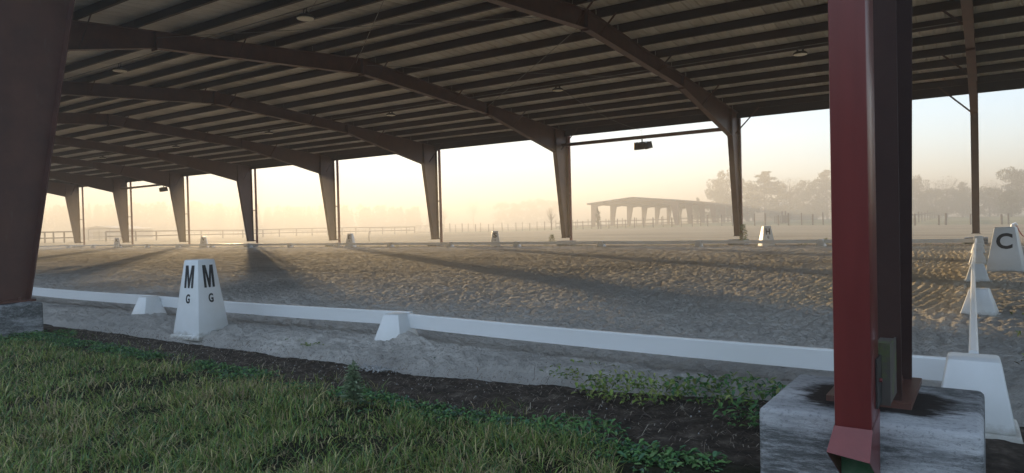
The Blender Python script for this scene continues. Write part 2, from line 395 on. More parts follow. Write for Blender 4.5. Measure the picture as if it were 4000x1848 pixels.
# the rows follow the rail, bending round the corners
wx = x + .25*np.sin(y*.5) ; wy = y + .10*np.sin(x*.35) + .16*(fbm(x, y, 3.5, 2, 3)-.5)
rows = .5+.5*np.sin(2*math.pi*(wy+.03*fbm(x, y, .6, 2, 23))/.085)
clod = sstep(.30, .66, fbm(wx/1.25, wy, .046, 2, 11)); clod2 = vnoise(x/.022, y/.020, 77)
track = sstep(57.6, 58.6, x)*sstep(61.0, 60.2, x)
rowsx = .5+.5*np.sin(2*math.pi*(x+.12*np.sin(y*.9)+.1*(fbm(x, y, 2, 2, 9)-.5))/.11)
inside = sstep(near_y(x)-.05, near_y(x)+.25, y)*sstep(60.4, 60.0, x)
z = .012 + inside*(.010*rows*(1-track)*(.4+clod) + .010*rowsx*track*(.4+clod) + .029*(clod-.4)*(.6+.8*fbm(x, y, .5, 2, 19)) + .011*(clod2-.5)) \
    + (1-inside)*(.022*fbm(x, y, .5, 3, 61) + .026*(sstep(.35, .65, fbm(x, y, .06, 3, 62))-.5) + .012*(clod2-.5))
z += .008*(fbm(x, y, 2.6, 2, 41)-.5)*inside
berm = np.exp(-((y-(near_y(x)-.38))/.22)**2)*.045*(.4+fbm(x, y, .6, 2, 71)); z += berm
for hx, hy, hh in ((56.42, -1.26, .085), (56.05, -.98, .04), (52.66, -1.22, .05), (54.45, -1.42, .02)): z += hh*np.exp(-((x-hx)/.15)**2-((y-hy)/.11)**2)*(.6+.8*fbm(x, y, .08, 2, 72))
edge_w = .16*(fbm(x, y, .45, 3, 81)-.5)
yn_edge = np.interp(x, [50, 57.0, 58.2, 59.2, 61], [-1.83, -1.84, -1.70, -1.42, -1.36]) + .05*np.sin(x*2.1) + 2.2*edge_w*.6
e = sstep(yn_edge-.10, yn_edge+.06, y)*sstep(20.75+edge_w, 20.3+edge_w, y)*sstep(.5, 0, x-(60.36+.26*sstep(-.2, 2, y)+1.3*sstep(3.0, 6.5, y))+edge_w)*sstep(-4.2, -3.6, x)
z = z*e - .075*(1-e)
tint = np.ones((len(x), 3), dtype=np.float32)
out = 1-inside
tint *= (1 - (.20-.22*sstep(.3, .6, fbm(x, y, .8, 3, 63))*sstep(54.8, 55.6, x)*sstep(58.6, 57.6, x))*out*(y < 5))[:, None]
dm = sstep(.5, .72, fbm(x, y, 1.8, 3, 91))*.22; tint *= (1-dm)[:, None]
sun_warmth = track*sstep(2.0, 3.5, y); tint *= np.stack([1+.06*sun_warmth, 1+0*sun_warmth, 1-.12*sun_warmth], 1)  # warm sunlight on the far part of the track, painted into the sand tint
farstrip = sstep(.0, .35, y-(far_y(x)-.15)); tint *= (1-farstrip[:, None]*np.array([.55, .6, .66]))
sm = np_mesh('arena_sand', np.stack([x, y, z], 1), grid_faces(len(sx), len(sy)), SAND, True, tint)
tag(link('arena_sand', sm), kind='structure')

# ------------------------------------------------------------------ covered arena building
BAY, X0, YC = 7.62, 59.93, 9.60
YO_FAR, YO_NEAR = 21.90, -2.70
ZP, ZRT, SLOPE = .327, 6.08, .0845          # footing top, rafter top at ridge, roof slope
def ztop(y): return ZRT - abs(y-YC)*SLOPE     # rafter top
arena = empty('covered_riding_arena', (X0, YC, 0))
tag(arena, 'large open-sided steel riding arena roof with dark red tapered columns and ribbed metal ceiling', 'building')
O = Vector((X0, YC, 0))
def L(x, y, z): return (x-X0, y-YC, z)         # world -> arena local
half = YO_FAR-YC
# profile of half a frame in (t = distance from ridge, z): inner edge
KNEE_T, KNEE_Z = half-.99, 4.09
SPL_T, SPL_Z = 6.35, 5.16
RID_Z = 5.62
fw = .10
def column_mesh():
    mb = MB(); o = half; b0 = o-.38; k = KNEE_T
    mb.box(-fw, fw, o-.012, o, ZP+.02, ztop(YC+o))                        # outer flange
    zk = KNEE_Z; mb.prism([(o-.012, ZP+.02), (o-.012, ztop(YC+o)-.012), (k+.012, ztop(YC+k)-.012), (k+.012, zk), (b0+.012, ZP+.02)], 'x', -.004, .004)  # web
    for s in (0,):
        mb.prism([(b0, ZP+.02), (b0+.012, ZP+.02), (k+.012, zk), (k, zk)], 'x', -fw, fw)   # inner flange
    mb.prism([(k+.03, zk-.006), (o-.012, zk+.10), (o-.012, zk+.112), (k+.03, zk+.006)], 'x', -fw*.95, fw*.95)  # stiffener
    return mb.mesh('column', PRIMER)
def rafter_mesh():
    mb = MB(); k = KNEE_T; o = half
    bot = [(k, KNEE_Z), (SPL_T, SPL_Z), (0, RID_Z)]
    top = [(0, ZRT), (k, ztop(YC+k))]
    mb.prism([(k, KNEE_Z+.012), (SPL_T, SPL_Z+.012), (0, RID_Z+.012), (0, ZRT-.012), (k, ztop(YC+k)-.012)], 'x', -.004, .004)
    for (a, b) in ((bot[0], bot[1]), (bot[1], bot[2])):
        mb.prism([a, b, (b[0], b[1]+.012), (a[0], a[1]+.012)], 'x', -fw, fw)
    mb.prism([(0, ZRT-.012), (0, ZRT), (o, ztop(YC+o)), (o, ztop(YC+o)-.012)], 'x', -fw, fw)
    for t, zb in ((SPL_T, SPL_Z), (0.012, RID_Z)):                          # splice end plates
        mb.box(-fw*1.05, fw*1.05, t-.012, t+.012, zb-.05, ztop(YC+t)-.013)
    mb.prism([(k-.012, KNEE_Z-.02), (k-.012, ztop(YC+k)-.013), (k+.012, ztop(YC+k)-.013), (k+.012, KNEE_Z-.02)], 'x', -fw*1.03, fw*1.03)
    return mb.mesh('rafter', PRIMER)
colm, rafm = column_mesh(), rafter_mesh()
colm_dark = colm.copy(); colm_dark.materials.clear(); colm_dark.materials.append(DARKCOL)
platem = MB().box(-.13, .13, half-.41, half+.03, ZP, ZP+.02)
for bx in (-.06, .06):
    for by in (half-.30, half-.10): platem.lathe([(.016, ZP+.02), (.016, ZP+.045)], 6, (bx, by, 0))
platem = platem.mesh('base_plate', PRIMER)
def footing(mb, cx, cy0, cy1, top):
    return mb.box(cx-.32, cx+.32, cy0, cy1, -.35, top)
fm = MB().box(-.32, .32, -.31, .31, -.45, ZP).mesh('footing', CONC, bevel=.022, smooth=True, seg=3)
fm2 = MB().box(-.32, .32, -.31, .31, -.45, .12).mesh('footing', CONC, bevel=.02, smooth=True)

PURL_T = [.60+1.235*i for i in range(10)]
brace_i = (0, 3, 6, 9); BRM = {}
for i in range(-1, 9):
    xi = -BAY*i
    for side in (1, -1):
        rz = 0 if side > 0 else math.pi
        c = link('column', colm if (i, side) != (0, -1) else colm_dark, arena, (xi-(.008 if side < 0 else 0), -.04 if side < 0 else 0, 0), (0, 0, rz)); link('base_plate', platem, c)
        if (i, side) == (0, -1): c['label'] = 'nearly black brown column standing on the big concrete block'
        link('rafter', rafm, arena, (xi, 0, 0), (0, 0, rz))
        yo = (YO_FAR-.19-YC)*1.0 + .02 if side > 0 else -(half-.19)-.03
        if side < 0: f = link('footing', fm, arena, (xi, L(0, -2.655, 0)[1], 0))
        else: f = link('footing', fm, arena, (xi, yo, -.12 if i < 3 else -.16))
        for j in brace_i:
            t = PURL_T[j]; zr = ztop(YC+t)
            if t < SPL_T: zb = RID_Z+(SPL_Z-RID_Z)*t/SPL_T
            elif t < KNEE_T: zb = SPL_Z+(KNEE_Z-SPL_Z)*(t-SPL_T)/(KNEE_T-SPL_T)
            else: zb = KNEE_Z + .1
            for sx_ in ((-1,) if i == 0 else (-1, 1)):
                kk = (j, side, sx_)
                if kk not in BRM: BRM[kk] = MB().beam((sx_*.09, side*(t-.02), zb+.02), (sx_*(.12+(zr-zb)*.95), side*t, zr+.03), .05, .006, (0, 1, 0)).mesh('flange_brace', PRIMER)
                link('flange_brace', BRM[kk], arena, (xi, 0, 0))

# purlins: one piece per bay, shared mesh (Z section 200 mm)
pm = MB(); PD = .205
pm.box(.0, BAY-.012, -.003, .003, .004, PD-.004); pm.box(0, BAY-.012, -.065, .003, PD-.004, PD); pm.box(0, BAY-.012, -.003, .065, 0, .004)
pm.box(0, BAY-.012, .062, .065, .004, .02); pm = pm.mesh('purlin', PURLIN)
for b in range(-1, 8):
    xs = -BAY*(b+1)+.006
    for t in PURL_T:
        for side in (1, -1):
            o = link('purlin', pm, arena, (xs, side*t, ztop(YC+t)+.001))
            if side < 0: o.rotation_euler = (0, 0, math.pi); o.location.x = xs+BAY-.012
for side in (1, -1):                            # eave strut and rake trim
    z1 = ztop(YC+half)
    es = MB().box(-BAY*8-.12, BAY+.12, half-.10, half+.02, 4.86, z1+.19); es.box(-BAY*8-.12, BAY+.12, half-.02, half+.16, z1+.07, z1+.20)
    me = es.mesh('eave_strut', PURLIN); o = link('eave_strut', me, arena)
    if side < 0: o.rotation_euler = (0, 0, math.pi); o.location.x = -7*BAY
rt = MB()
for side in (1, -1):
    rt.beam((-BAY*8-.14, 0, ZRT+.14), (-BAY*8-.14, side*(half+.1), ztop(YC+half+.1)+.14), .03, .30)
link('gable_trim', rt.mesh('gable_trim', PURLIN), arena)

# roof panels: ribbed sheets, 0.9144 wide, one object each
PW = .9144; prof = []
for r_ in range(3):
    b0 = r_*PW/3
    prof += [(b0, 0), (b0+.02, .030), (b0+.05, .030), (b0+.07, 0), (b0+.135, 0), (b0+.145, .006), (b0+.165, .006), (b0+.175, 0), (b0+.225, 0), (b0+.235, .006), (b0+.255, .006), (b0+.265, 0)]
prof.append((PW+.001, 0))
vs = []
for t in (0.0, half+.22):
    for px, pz in prof: vs.append((px, t, ztop(YC+t)+PD+.006+pz))
n = len(prof)
rp = np_mesh('roof_panel', np.array(vs), np.array([(k, k+1, n+k+1, n+k) for k in range(n-1)]), DECK)
npan = int((9*BAY+.2)/PW)+1
for k in range(npan):
    xs = BAY+.1-PW*(k+1)
    link('roof_panel', rp, arena, (xs, 0, 0)); link('roof_panel', rp, arena, (xs+PW, 0, 0), (0, 0, math.pi))

# sway rods under the roof
def rod(i, t0, j, t1, s0=1, s1=1):
    m_ = MB().beam((-BAY*i, s0*t0, ztop(YC+t0)-.14), (-BAY*j, s1*t1, ztop(YC+t1)-.14), .012, .012).mesh('bracing_rod', GALV)
    link('bracing_rod', m_, arena)
rod(1, .2, 2, SPL_T); rod(1, SPL_T, 2, .2); rod(1, .2, 2, SPL_T, -1, -1); rod(1, SPL_T, 2, .2, -1, -1)
rod(6, .2, 7, SPL_T); rod(6, SPL_T, 7, .2)

# downspouts on the far side, standing off the outer flange on brackets
dm_ = MB(); yo = half+.31
dm_.box(-.05, .05, yo-.05, yo+.05, .16, ztop(YC+half)+.06)
dm_ = dm_.mesh('downspout', DOWNR, bevel=.006)
bk = MB()
for zz in (.35, 2.25): bk.box(-.03, .03, half+.001, yo-.051, zz, zz+.05); 
bk = bk.mesh('downspout_bracket', PRIMER)
for i in range(0, 9):
    if i == 0: continue
    d = link('downspout', dm_, arena, (-BAY*i-.02, 0, 0)); link('downspout_bracket', bk, d)

# near red downspout in front of the closest column
ds = empty('downspout', L(59.91, -2.71, 0), 0, arena)
dx0, dx1 = 59.878-59.91, 59.980-59.91
yb = -.245; yf = yb-.167
mb = MB(); mb.box(dx0, dx1, yf, yb, .338, 4.95)
body = mb.mesh('pipe', DOWNR, bevel=.006, smooth=True)
pipe = link('pipe', body, ds)
sb = MB()                                        # kick-out outlet: four walls, open at the bottom
a = [(dx0, yf), (dx1, yf), (dx1, yb), (dx0, yb)]; kx, kz = .115, .165
T = .003
def wall(p, q, w1, w2):
    sb.add([p, q, w1, w2], [(0, 1, 2, 3)])
A = [(dx0-.001, yf-.001, .341), (dx1+.001, yf-.001, .341), (dx1+.001, yb+.001, .365), (dx0-.001, yb+.001, .365)]
B = [(dx0-.012, yf-.065, .277), (dx1+.001, yf-.065, .262), (dx1+.004, yb-.04, .15), (dx0-.006, yb-.04, .15)]
inn = lambda P_: [(P_[0][0]+T, P_[0][1]+T, P_[0][2]), (P_[1][0]-T, P_[1][1]+T, P_[1][2]), (P_[2][0]-T, P_[2][1]-T, P_[2][2]), (P_[3][0]+T, P_[3][1]-T, P_[3][2])]
A2, B2 = inn(A), inn(B)
vs = A+B+A2+B2; fs = []
for k in range(4):
    k2 = (k+1) % 4
    fs += [(k, k2, 4+k2, 4+k), (8+k, 12+k, 12+k2, 8+k2), (4+k, 4+k2, 12+k2, 12+k)]
sb = MB().add(vs, fs)
link('outlet', sb.mesh('outlet', DOWNR), ds)
ins = MB().add([(q[0], q[1], q[2]) for q in (B2[3], B2[2], A2[2], A2[3])], [(0, 1, 2, 3)])
sp_in = MB().box(B2[3][0]+.002, B2[2][0]-.002, yb-.056, yb-.050, .13, .30); link('outlet_lining', sp_in.mesh('outlet_lining', SPOUTIN), ds)
br = MB(); br.box(dx1+.001, dx1+.006, yb-.085, yb+.012, .385, .535); br.box(dx0-.006, dx0-.001, yb-.085, yb+.012, .385, .535)
link('strap', br.mesh('strap', DARKM), ds)
br = MB(); br.box(dx1-.02, dx1+.03, yb+.013, yb+.019, .375, .57); br.box(dx1+.022, dx1+.028, yb+.02, -.002, .375, .56); br.box(dx1-.02, dx1+.021, yb+.02, -.002, .55, .556)
link('bracket', br.mesh('bracket', MOSS), ds)
br = MB().lathe([(.006, 0), (.006, .008)], 8); o = link('bolt', br.mesh('bolt', DOWNR), ds, (dx1+.0065, yb-.045, .465), (0, R(90), 0))
# bent wire on the strap
# ------------------------------------------------------------------ cross pipes with dark box clusters between far columns
def cluster_beam(i, name_label, zb0, zb1, frac, cl_label):
    xa, xb = X0-BAY*i, X0-BAY*(i+1)
    t = YO_FAR-.35
    o = empty('cross_pipe', ((xa+xb)/2, t, zb0)); tag(o, name_label, 'pipe', 'cross pipes between far columns')
    mx_ = (xa+xb)/2
    link('pipe', MB().tube([(xa-mx_-.01, 0, 0), (xb-mx_+.01, 0, zb1-zb0)], .075, 12).mesh('pipe', PRIMER, smooth=True), o)
    xm = xa+(xb-xa)*frac; zc = zb0+(zb1-zb0)*frac
    cl = empty('speaker_cluster', (xm, t, zc-.09)); tag(cl, cl_label, 'speaker cluster', 'dark box clusters hung from cross pipes')
    link('bracket', MB().box(-.02, .02, -.02, .02, -.10, .012).box(-.28, .28, -.015, .015, -.115, -.10).mesh('bracket', DARKM), cl)
    bx = MB().box(-.11, .11, -.13, .13, -.14, .14).mesh('speaker_box', DARKM, bevel=.01)
    for px, ry, rz in ((-.26, .25, .5), (0, 0, 0), (.26, -.25, -.5)):
        link('speaker_box', bx, cl, (px, 0, -.26), (0.25, 0, rz))
    return cl
Zc = 4.30
cluster_beam(1, 'horizontal dark pipe high between two far columns right of centre', 4.46, 4.44, .50, 'cluster of dark boxes hanging from the cross pipe right of centre')
cluster_beam(6, 'small hazy horizontal pipe between two distant far columns at left', 4.42, 4.38, .25, 'small hazy cluster of dark boxes on the distant cross pipe at left')

# ------------------------------------------------------------------ high-bay lights and conduit
lp = []
for i in range(0, 7):
    lp.append((X0-BAY*(i+.5)-.02, YC+5.2, 0))
    lp.append((X0-BAY*(i+.5)-.02, YC-5.2, 1))
housing = MB().lathe([(.10, .075), (.135, .07), (.185, .03), (.19, .0), (.178, -.003)], 28).mesh('housing', DARKM, smooth=True)
lens = MB().lathe([(.176, -.003), (.172, -.012), (.10, -.014)], 28).mesh('lens', LENS, smooth=True)
yoke = MB().tube([(-.07, 0, .07), (-.07, 0, .20)], .008, 6).tube([(.07, 0, .07), (.07, 0, .20)], .008, 6).box(-.1, .1, -.012, .012, .195, .205)
yoke.lathe([(.028, .075), (.028, .12), (.012, .13)], 10, (-.07, 0, 0)).lathe([(.028, .075), (.028, .12), (.012, .13)], 10, (.07, 0, 0))
yoke = yoke.mesh('yoke', DARKM)
condm = MB().tube([(0, 0, 0), (BAY, 0, 0)], .012, 6).mesh('conduit', GALV)
names_ = {(0, 0): 'round high-bay light nearest the red downspout, far row', (1, 0): 'round high-bay light right of centre with a cable running to the box cluster',
          (2, 0): 'round high-bay light in the far row near the centre of the ceiling', (3, 0): 'small high-bay light in the far row, left of centre',
          (4, 0): 'smaller high-bay light above the glowing sun gap', (5, 0): 'tiny distant high-bay light second last of the far row',
          (6, 0): 'faintest and farthest high-bay light of the far row',
          (1, 1): 'largest round high-bay light near the top edge of the picture', (2, 1): 'round high-bay light close to the dark column on the left'}
for x_, y_, row in lp:
    i = round((X0-x_)/BAY-.5)
    if row == 1 and i not in (0, 1, 2): continue
    zl = 5.40
    o = empty('high_bay_light', (x_, y_, zl), random.uniform(-.3, .3))
    tag(o, names_.get((i, row), 'round high-bay light above the camera outside the frame'), 'ceiling light', 'round high-bay lights under the roof')
    link('housing', housing, o); link('lens', lens, o); link('yoke', yoke, o)
for i in range(0, 7):
    for row, yy in ((0, YC+5.2), (1, YC-5.2)):
        link('conduit', condm, arena, L(X0-BAY*(i+1), yy, 5.61))
# cable sagging from light to box cluster
def cable(pts, name, label):
    cu = MB().tube(pts, .007, 5).mesh(name, CABLE); o = link(name, cu); tag(o, label, 'cable'); return o
a = Vector((X0-BAY*1.5+.1, YC+5.2, 5.43)); b_ = Vector((X0-BAY*1.50, YO_FAR-.35, 4.72))
pts = [a.lerp(b_, t/10) + Vector((0, 0, -.18*math.sin(math.pi*t/10))) for t in range(11)] + [Vector((b_.x, b_.y, 4.47))]
cable(pts, 'sagging_cable', 'thin pale cable running from the ceiling light down to the box cluster')
a = Vector((X0-BAY*1.5+.1, YC-5.2, 5.5)); b_ = Vector((X0-BAY*1+.2, YC-7.5, 5.75))
cable([a.lerp(b_, t/8)+Vector((0, 0, -.12*math.sin(math.pi*t/8))) for t in range(9)], 'sagging_cable', 'thin cable sagging towards the largest light near the top edge')

# ------------------------------------------------------------------ dressage rails and bases
def frustum(mb, b, t, z0, z1, bd=None, td=None):
    bd = bd or b; td = td or t
    mb.add([(-b/2,-bd/2,z0),(b/2,-bd/2,z0),(b/2,bd/2,z0),(-b/2,bd/2,z0),(-t/2,-td/2,z1),(t/2,-td/2,z1),(t/2,td/2,z1),(-t/2,td/2,z1)],
           [(0,3,2,1),(4,5,6,7),(0,1,5,4),(1,2,6,5),(2,3,7,6),(3,0,4,7)]); return mb
basem = frustum(MB(), .29, .15, .012, .25).mesh('rail_base', WHITE, bevel=.012, smooth=True)
baseflange = frustum(MB(), .36, .33, -.02, .014).mesh('base_rim', WHITE, bevel=.006, smooth=True)
cornm = frustum(MB(), .30, .20, .012, .315).mesh('rail_base', WHITE, bevel=.014, smooth=True)
cornfl = frustum(MB(), .35, .325, -.02, .014).mesh('base_rim', WHITE, bevel=.006, smooth=True)
baseids = {}
def rail_base(x_, y_, rz, label, big=False, tilt=(0, 0)):
    o = empty('rail_stand', (x_, y_, .01)); o.rotation_euler = (tilt[0], tilt[1], rz)
    tag(o, label, 'rail base', 'white plastic bases of the low dressage rail')
    link('body', cornm if big else basem, o); link('rim', cornfl if big else baseflange, o); return o
def rail(a, b, label, z0=.20, z1=None):
    z1 = z1 if z1 is not None else z0
    a = Vector((a[0], a[1], z0)); b = Vector((b[0], b[1], z1)); d = b-a; ln = d.length
    mb = MB()
    n = 8; sag = .012
    hh, ww = .057, .021; base = 0; vs = []; fs = []
    for k in range(n+1):
        t = k/n; s_ = -sag*4*t*(1-t)
        for py, pz in ((-ww, -hh), (ww, -hh), (ww, hh-.008), (ww-.008, hh), (-ww+.008, hh), (-ww, hh-.008)): vs.append((t*ln, py, pz+s_))
    for k in range(n):
        for j in range(6): fs.append((k*6+j, k*6+(j+1)%6, k*6+6+(j+1)%6, k*6+6+j))
    fs += [tuple(range(5, -1, -1)), tuple(n*6+j for j in range(6))]
    mb.add(vs, fs)
    o = link('rail', mb.mesh('rail', WHITER), None, a); o.rotation_euler = (0, -math.asin((z1-z0)/ln), math.atan2(d.y, d.x))
    tag(o, label, 'rail', 'white vinyl dressage rails lying between bases'); return o

FARX = [59.92, 55.79, 51.68, 47.77, 43.71, 39.99, 36.16, 32.38, 28.46, 24.72, 20.86, 16.95, 13.05, 9.24, 5.15, 1.09]
lm = {0: 'far corner at right', 1: 'right of the H marker', 2: 'left of the H marker', 3: 'right of the column beside S', 4: 'just right of the S marker',
      5: 'left of the S marker', 6: 'between E and S, third from S', 7: 'beside the E marker', 8: 'just left of the E marker', 9: 'second left of the E marker',
      10: 'third right of the V marker', 11: 'second right of the V marker', 12: 'beside the V marker', 13: 'between K and V, nearer V', 14: 'just right of the K marker', 15: 'left far corner beyond K'}
fp = [(x_, far_y(x_)) for x_ in FARX]
for k, (x_, y_) in enumerate(fp):
    if k == 0: continue
    rail_base(x_+random.uniform(-.03, .03), y_, random.uniform(-.15, .15), 'small white far rail base '+lm[k])
for k in range(len(fp)-1):
    a, b_ = fp[k], fp[k+1]
    rail((b_[0], b_[1]-.03*(k % 2)), (a[0], a[1]-.03*(k % 2)), 'far white rail running left from the base '+lm[k], .195+random.uniform(-.006, .006), .195+random.uniform(-.006, .006))
NEARP = [(60.20, -1.34), (56.16, -1.16), (52.28, -1.10), (48.2, -.97), (44.2, -.9), (40.2, -.85), (36.2, -.8)]
nl = ['near corner at the bottom right beside the concrete footing', 'right of the M marker in the foreground', 'left of the M marker in the foreground', 'hidden behind the left column']
rail_base(60.205, -1.64, .03, 'largest white rail base on the near corner behind the concrete footing', True)
rail_base(56.22, -1.18, .12, 'white rail base with sand heaped on it, right of the M marker')
rail_base(52.42, -1.20, .06, 'white rail base left of the M marker')
rail_base(48.2, -.97, .0, 'white rail base behind the dark column on the left')
rail((56.22, -1.10), (60.17, -1.34), 'nearest white rail crossing behind the red downspout', .197, .202)
rail((52.3, -1.08), (56.24, -1.02), 'white rail running behind the M marker', .197, .200)
rail((48.2, -1.00), (52.32, -1.06), 'white rail meeting the dark left column', .195, .197)
rail((44.2, -.9), (48.2, -.97), 'white rail hidden beyond the left column', .195, .195)
CP = [(60.20, -1.25), (60.14, 2.55), (60.08, 6.45), (60.04, 10.5), (60.0, 14.6), (59.97, 18.85)]
cl = ['', 'nearest on the right-hand short side', 'second on the right-hand short side', 'third on the right-hand short side beside the C marker', 'fourth on the right-hand short side']
for k in range(1, 5): rail_base(CP[k][0]+.05, CP[k][1], random.uniform(-.1, .1), 'white rail base '+cl[k])
rail_base(60.02, 18.85, 0, 'white rail base at the far right corner of the arena', True)
for k in range(5):
    rail(CP[k], CP[k+1], 'white rail seen end-on along the right short side, '+['nearest', 'second', 'third', 'fourth', 'farthest'][k]+' length', .232 if k == 0 else .21, .21)
AP = [(1.09, far_y(1.09)), (.6, 16.2), (.3, 12.2)]
for k in range(2): rail(AP[k+1], AP[k], 'rail on the far left short side, '+['corner', 'second'][k]+' length', .195)
rail_base(.6, 16.2, 0, 'white rail base on the far left short side')

# ------------------------------------------------------------------ letter markers
def glyph(ch, m):
    cu = bpy.data.curves.new('glyph', 'FONT'); cu.body = ch; cu.size = 1; cu.offset = .028; cu.extrude = .002/.2
    cu.resolution_u = 4; cu.align_x = 'CENTER'
    to = bpy.data.objects.new('tmp', cu); COL.objects.link(to)
    dg = bpy.context.evaluated_depsgraph_get(); me = bpy.data.meshes.new_from_object(to.evaluated_get(dg))
    bpy.data.objects.remove(to)
    co = np.empty(len(me.vertices)*3); me.vertices.foreach_get('co', co); co = co.reshape(-1, 3)
    mn, mxx = co.min(0), co.max(0); co[:, 0] = (co[:, 0]-(mn[0]+mxx[0])/2)/max(1e-6, mxx[0]-mn[0]); co[:, 1] = (co[:, 1]-mn[1])/(mxx[1]-mn[1])
    co[:, 2] = (co[:, 2]-mn[2])/(mxx[2]-mn[2])*.003
    me.vertices.foreach_set('co', co.ravel()); me.update(); me.materials.clear(); me.materials.append(m); return me
GL = {}
def glyph_m():
    o_ = [(0,0),(0,1),(.30,1),(.50,.36),(.70,1),(1,1),(1,0),(.79,0),(.79,.74),(.585,0),(.415,0),(.21,.74),(.21,0)]
    me = MB().prism([(x_-.5, y_) for x_, y_ in o_], 'z', 0, .003).mesh('letter', INK); return me
GL['M'] = glyph_m()
def marker(x_, y_, face, big, small, b, t, H, label, faces=(0,), wr=.62, lw=None, tilt=(0, 0)):
    # face: compass angle of face 0's normal, measured from -Y towards +X
    o = empty('letter_marker', (x_, y_, .005), face); tag(o, label, 'letter marker', 'white dressage letter markers')
    o.rotation_euler = (tilt[0], tilt[1], face)
    mb = frustum(MB(), b, t, .02, H).mesh('shell', WHITE, bevel=.014, smooth=True); link('shell', mb, o)
    link('base_rim', frustum(MB(), b+.05, b+.02, -.02, .024).mesh('base_rim', WHITE, bevel=.006, smooth=True), o)
    tl = math.atan2((b-t)/2, H-.02)
    for fc in faces:
        ang = fc*math.pi/2
        def put(ch, zc, hgt, wid, nm):
            if ch not in GL: GL[ch] = glyph(ch, INK)
            wd = (b+(t-b)*(zc+hgt/2)/H)/2
            q = link(nm, GL[ch], o)
            rot = Matrix.Rotation(ang, 4, 'Z') @ Matrix.Translation((0, -(b/2-(b-t)/2*(zc-.02)/(H-.02))-.0008, zc)) @ Matrix.Rotation(R(90)-tl, 4, 'X') @ Matrix.Diagonal((wid, hgt, 1, 1))
            q.matrix_local = rot
        put(big[0], big[1], big[2], big[3], 'letter')
        if small: put(small[0], small[1], small[2], small[3], 'small_letter')
    return o
cam_dir = lambda x_, y_: math.atan2(CAM[0]-x_, -(CAM[1]-y_))
mx0, my0 = 54.13, -1.62
marker(mx0, my0, cam_dir(mx0, my0)+R(39), ('M', .45, .21, .115), ('G', .31, .085, .052), 355e-3, .19, .71, 'tall white marker in the foreground with black M and G on two faces', (0, 3))
def on_line(x_): return (x_, far_y(x_)+.45)
x_, y_ = on_line(53.93); marker(x_, y_, cam_dir(x_, y_)+R(20), ('H', .42, .215, .15), ('G', .285, .085, .065), .46, .23, .715, 'white marker lettered H and G right of the far rusty column', (0, 3))
x_, y_ = on_line(42.25); marker(x_, y_, cam_dir(x_, y_)+R(-3), ('S', .42, .225, .16), ('I', .27, .09, .022), .45, .24, .715, 'white marker lettered S and I behind the far rail')
x_, y_ = on_line(32.85); marker(x_, y_, cam_dir(x_, y_)+R(-24), ('E', .43, .20, .135), ('X', .29, .085, .065), .45, .22, .715, 'white marker lettered E and X beside the far column')
x_, y_ = on_line(19.2); marker(x_, y_, cam_dir(x_, y_)+R(-12), ('V', .43, .215, .19), ('L', .29, .085, .055), .48, .25, .715, 'white marker lettered V and L under the sun glow')
x_, y_ = on_line(7.9); marker(x_, y_, cam_dir(x_, y_)+R(4), ('K', .41, .24, .19), ('D', .27, .095, .08), .46, .26, .715, 'small white marker lettered K and D at the far left')
marker(60.50, 8.62, cam_dir(60.5, 8.6)-R(7), ('C', .38, .26, .22), None, .50, .275, .735, 'large stained white marker lettered C beyond the right rail')

# ------------------------------------------------------------------ fences
postm = {}
def fpost(h_, r_):
    k = (round(h_, 1), round(r_, 2))
    if k not in postm: postm[k] = MB().lathe([(r_*1.05, -.3), (r_, h_*.5), (r_*.95, h_-.02), (r_*.8, h_)], 7).mesh('post', WOODP, smooth=True)
    return postm[k]
def fence(name, label, cat, spec, rails, hgt, rad, square=False, wires=(), group=None):
    P = [place(u, 900, z_) for u, z_ in spec]; root = empty(name, (P[0].x, P[0].y, hz(P[0].x, P[0].y))); tag(root, label, cat, group)
    W0 = root.location; tops = []
    sq = MB().box(-rad, rad, -rad, rad, -.3, hgt).mesh('post', WOODP) if square else None
    for k, p in enumerate(P):
        g = hz(p.x, p.y); hh = hgt*(1+.09*math.sin(k*2.3)) if not square else hgt
        link('post', sq if square else fpost(hh, rad*(1.25 if k % 2 else .95)), root, (p.x-W0.x, p.y-W0.y, g-W0.z), (random.uniform(-.03, .03) if not square else 0, random.uniform(-.03, .03) if not square else 0, random.uniform(0, 3) if not square else math.atan2(_r.y, _r.x)))
        tops.append(Vector((p.x, p.y, g)) - W0)
    for rz_ in rails:
        for a, b_ in zip(tops[:-1], tops[1:]):
            link('board', MB().beam(a+Vector((0, 0, rz_)), b_+Vector((0, 0, rz_)), .04, .14).mesh('board', WOODP), root)
    if wires:
        for wz in wires:
            link('wire', MB().tube([a+Vector((0, 0, wz+random.uniform(-.02, .02))) for a in tops], .009, 3).mesh('wire', PIPE), root)
    return root
def interp(us, pts): return [(u, float(np.interp(u, [p[0] for p in pts], [p[1] for p in pts]))) for u in us]
fence('board_fence', 'weathered grey board fence left of the tube gate, seen between the left columns', 'fence',
      interp([100, 140, 174, 208, 250, 290], [(100, 76), (300, 80)]), (.55, 1.22), 1.25, .06, True)
fence('board_fence', 'long board fence with one top rail crossing the misty field behind the left columns', 'fence',
      interp([413, 480, 530, 610, 698, 786, 870, 948, 1027, 1091, 1158, 1219, 1280, 1336, 1390, 1445, 1494, 1542, 1588, 1619], [(340, 84), (610, 92), (970, 112), (1619, 124)]), (1.22, .62), 1.25, .07, True)
fence('board_fence', 'fainter second board fence farther back in the mist at left', 'fence',
      interp([700, 760, 815, 860, 912, 930, 960, 1010, 1060, 1090, 1145, 1183, 1201, 1238, 1258, 1275, 1310, 1345, 1368, 1400, 1427, 1465, 1500, 1530, 1568, 1600], [(600, 172), (1600, 182)]), (1.05, .5), 1.1, .07, True)
